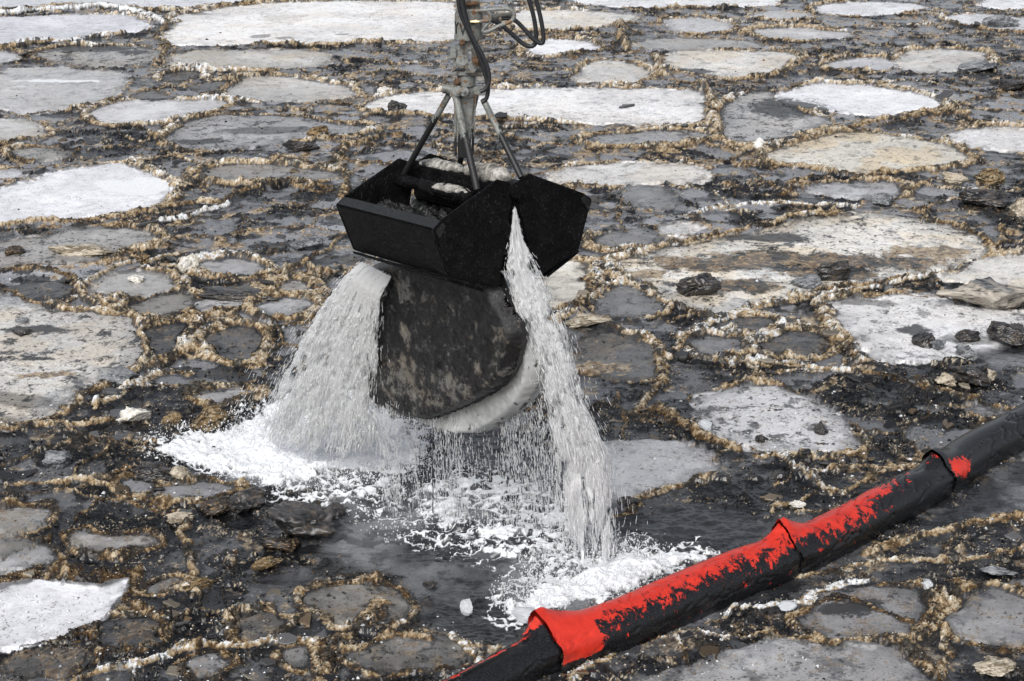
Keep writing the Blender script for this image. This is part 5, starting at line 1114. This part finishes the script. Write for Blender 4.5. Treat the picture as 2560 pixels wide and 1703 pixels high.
class Fall:
    """K rows: t, left u, left v, right u, right v, depth y of the left side, depth of the right side"""
    def __init__(s, K, depth): s.K = K; s.depth = depth
    def pos(s, a, t, d):
        k = lerp_curve(s.K, t); u = k[..., 0] + (k[..., 2] - k[..., 0]) * a; v = k[..., 1] + (k[..., 3] - k[..., 1]) * a; y = k[..., 4] + (k[..., 5] - k[..., 4]) * a + d
        cx, cy = (u - 1280) / F, (851.5 - v) / F; dy = CP + cy * SP; tt = (y - 0) / dy
        return np.stack([cx * tt, y, CAM_H + (-SP + cy * CP) * tt], -1)
    def strands(s, n, seed, lmin, lmax, wmin, wmax, tpow=1., spread=1., dens=None, edge=0.):
        r = np.random.RandomState(seed); t = r.rand(n) ** tpow; a = .5 + (r.rand(n) - .5) * spread + edge * r.randn(n) * t; t = t * (1 - .09 * vn(a * 12, a * 0, seed + 4))
        d = (r.rand(n) - .5) * s.depth * (.3 + t)
        if dens is not None: k = r.rand(n) < dens(a, t); t, a, d = t[k], a[k], d[k]; n = len(t)
        ln = (lmin + (lmax - lmin) * r.rand(n) ** 2) * (.5 + .8 * t); w = wmin + (wmax - wmin) * r.rand(n) ** 3
        p = s.pos(a, t, d); dr = s.pos(a, np.clip(t + .02, 0, 1.1), d) - s.pos(a, t - .0, d); e = t > .97; dr[e] = s.pos(a[e], t[e], d[e]) - s.pos(a[e], t[e] - .02, d[e])
        dr /= np.linalg.norm(dr, axis=1)[:, None] + 1e-9; dr += .05 * r.randn(n, 3); dr /= np.linalg.norm(dr, axis=1)[:, None]
        sx_ = np.cross(dr, r.randn(n, 3)); sx_ /= np.linalg.norm(sx_, axis=1)[:, None]; sy_ = np.cross(dr, sx_)
        V = []
        for q, wr in ((-.5, 0), (-.2, .8), (.15, 1.), (.42, .75), (.5, 0)):
            if wr == 0: V.append((p + dr * (ln * q)[:, None])[:, None]); continue
            jit = .4 * r.randn(n, 1) * w[:, None]
            V.append(np.stack([p + dr * (ln * q)[:, None] + sx_ * jit + (sx_ * math.cos(b) + sy_ * math.sin(b)) * (w * wr)[:, None] for b in (0, 2.09, 4.19)], 1))
        V = np.concatenate(V, 1)            # 1+3+3+3+1 = 11
        f = [(0, 2, 1), (0, 3, 2), (0, 1, 3)]
        for b0 in (1, 4):
            for k in range(3): k2 = (k + 1) % 3; f += [(b0 + k, b0 + k2, b0 + 3 + k2), (b0 + k, b0 + 3 + k2, b0 + 3 + k)]
        f += [(7, 8, 10), (8, 9, 10), (9, 7, 10)]
        f = (np.array(f)[None] + 11 * np.arange(n)[:, None, None]).reshape(-1, 3); return V.reshape(-1, 3), f
    def veil(s, nu, nt_, d, seed, su, st_, bias, amp=.02):
        a, t = [q.ravel() for q in np.meshgrid(np.linspace(0, 1, nu), np.linspace(0, 1, nt_), indexing='ij')]
        v = s.pos(a, t, d + amp * 2 * (fbm(a * su, t * st_, .5, 3, seed) - .5) * (.3 + t))
        al = bias(a, t); c = np.stack([a * su * (.6 + .4 * t) + seed, t * st_, 0 * a, al], 1)
        q = (np.arange(nu - 1)[:, None] * nt_ + np.arange(nt_ - 1)[None]).ravel(); return v, np.stack([q, q + nt_, q + nt_ + 1, q + 1], 1), c
def join(*vf):
    V, Fs, o = [], [], 0
    for v, f in vf: V.append(v); Fs.append(f + o); o += len(v)
    return np.vstack(V), np.vstack(Fs)
LF = Fall([(0, 905, 655, 978, 692, 10.98, 10.85), (.12, 862, 690, 950, 745, 11.05, 10.9), (.3, 805, 770, 941, 850, 11.2, 11.0), (.5, 755, 860, 943, 950, 11.35, 11.1), (.7, 705, 960, 946, 1040, 11.5, 11.2), (.85, 675, 1040, 950, 1100, 11.6, 11.25), (1, 640, 1130, 950, 1150, 11.7, 11.3)], .28)
RF = Fall([(0, 1284, 525, 1290, 522, 10.27, 10.27), (.10, 1276, 600, 1308, 600, 10.25, 10.28), (.2, 1266, 670, 1340, 660, 10.2, 10.28), (.35, 1290, 780, 1392, 770, 10.18, 10.26), (.5, 1330, 890, 1432, 890, 10.15, 10.24), (.65, 1372, 1020, 1462, 1010, 10.12, 10.22), (.8, 1398, 1160, 1520, 1150, 10.1, 10.2), (.92, 1412, 1330, 1530, 1310, 10.08, 10.17), (1, 1425, 1440, 1525, 1425, 10.05, 10.12)], .20)
MF = Fall([(0, 950, 1005, 1385, 1000, 10.95, 10.25), (.3, 948, 1090, 1395, 1085, 10.95, 10.25), (.6, 950, 1180, 1400, 1190, 10.98, 10.25), (1, 960, 1290, 1410, 1350, 11.0, 10.25)], .3)
def bL(a, t): return .82 + .75 * (fbm(a * 13 + 3, t * 15, 1, 3, 301) - .5) - .10 * t - .25 * np.abs(a - .5) ** 2 * 4 * (.3 + t) - .45 * ss(t + .25 * (vn(a * 14, a * 0, 8) - .5), .80, .98)
def bR(a, t): return .80 + 1.0 * (fbm(a * 5 + 3, t * 20, 1, 3, 311) - .5) + .02 * t - .45 * np.abs(a - .5) ** 2 * 4 - .45 * ss(t + .25 * (vn(a * 9, a * 0, 9) - .5), .80, .98)
casc = empty('waterfall', tuple(onz(790, 1140, 0)), 'broad white waterfall pouring from the far left end of the grab bucket', 'falling water', 'streams of water pouring from the grab')
cl = lambda ka, kt, sd, th: (lambda a, t: .10 + .9 * (fbm(a * ka + 3, t * kt, 1, 3, sd) + .22 * (1 - t) > th))
v, f = join(LF.strands(18000, 1, .012, .11, .0016, .0075, .85, 1.0, cl(13, 15, 301, .53), .06), LF.strands(2600, 2, .03, .10, .0015, .003, .7, 1.15, None, .22))
o = mesh_np('water_strand', v - np.array(tuple(casc.location)), f, M_DROP); o.parent = casc
for k, (d, sd_) in enumerate(((-.06, 3), (.02, 11), (.09, 23))):
    v, f, c = LF.veil(90, 220, d, sd_, 26, 24.0, bL); o = mesh_np('water_sheet', v - np.array(tuple(casc.location)), f, M_VEIL, None, True, c); o.parent = casc
cas2 = empty('waterfall', tuple(onz(1480, 1420, 0)), 'tall narrow waterfall pouring from the gap between the jaws nearest the camera', 'falling water', 'streams of water pouring from the grab')
v, f = join(RF.strands(14000, 5, .012, .12, .0016, .0075, .8, .95, cl(5, 20, 311, .55), .08), RF.strands(1500, 6, .02, .08, .0015, .003, .6, 1.2, None, .3))
o = mesh_np('water_strand', v - np.array(tuple(cas2.location)), f, M_DROP); o.parent = cas2
for k, (d, sd_) in enumerate(((-.05, 31), (.02, 41), (.07, 53))):
    v, f, c = RF.veil(60, 320, d, sd_, 11, 34.0, bR, .03); o = mesh_np('water_sheet', v - np.array(tuple(cas2.location)), f, M_VEIL, None, True, c); o.parent = cas2
def dm(a, t): return (.25 + .75 * (fbm(a * 14, a * 0, 1, 2, 66) > .52)) * (1 - .35 * t)
v, f = MF.strands(9000, 9, .015, .085, .0011, .0026, .9, 1.0, dm)
o = mesh_np('falling_drops', v, f, M_DROP); tag(o, 'curtain of drops falling from the underside of the pinched ice slab', 'drops', kind='stuff')
# splashes thrown up where the streams land
r = np.random.RandomState(77); SV, SF, n0 = [], [], 0
def splash(u, v, n, rad, hgt, rng):
    c = onz(u, v, 0); ang = rng.rand(n) * 6.28; rr = rad * np.sqrt(rng.rand(n)); p = np.stack([c[0] + rr * np.cos(ang), c[1] + rr * np.sin(ang) * 1.0, hgt * rng.rand(n) ** 2.2 + .01], 1); return p
pts = np.vstack([splash(1470, 1430, 2600, .42, .16, r), splash(1330, 1500, 800, .25, .08, r), splash(1600, 1420, 700, .3, .07, r), splash(800, 1130, 3800, .85, .17, r), splash(930, 1130, 1200, .4, .12, r), splash(480, 1110, 700, .4, .06, r), splash(1150, 1260, 1300, .75, .07, r), splash(900, 1160, 900, .5, .1, r)])
sz = .0025 + .0055 * r.rand(len(pts)) ** 3; B = np.array([[1, 0, 0], [-1, 0, 0], [0, 1, 0], [0, -1, 0], [0, 0, 1.6], [0, 0, -1.6]])
P = B[None] * (.7 + .5 * r.rand(len(pts), 6, 1)) * sz[:, None, None] + pts[:, None]
Fo = np.array([[0, 2, 4], [2, 1, 4], [1, 3, 4], [3, 0, 4], [2, 0, 5], [1, 2, 5], [3, 1, 5], [0, 3, 5]])
o = mesh_np('splash_drops', P.reshape(-1, 3), (Fo[None] + 6 * np.arange(len(pts))[:, None, None]).reshape(-1, 3), M_DROP); tag(o, 'spray of droplets thrown up round the landing waterfalls', 'spray', kind='stuff')
print('built')
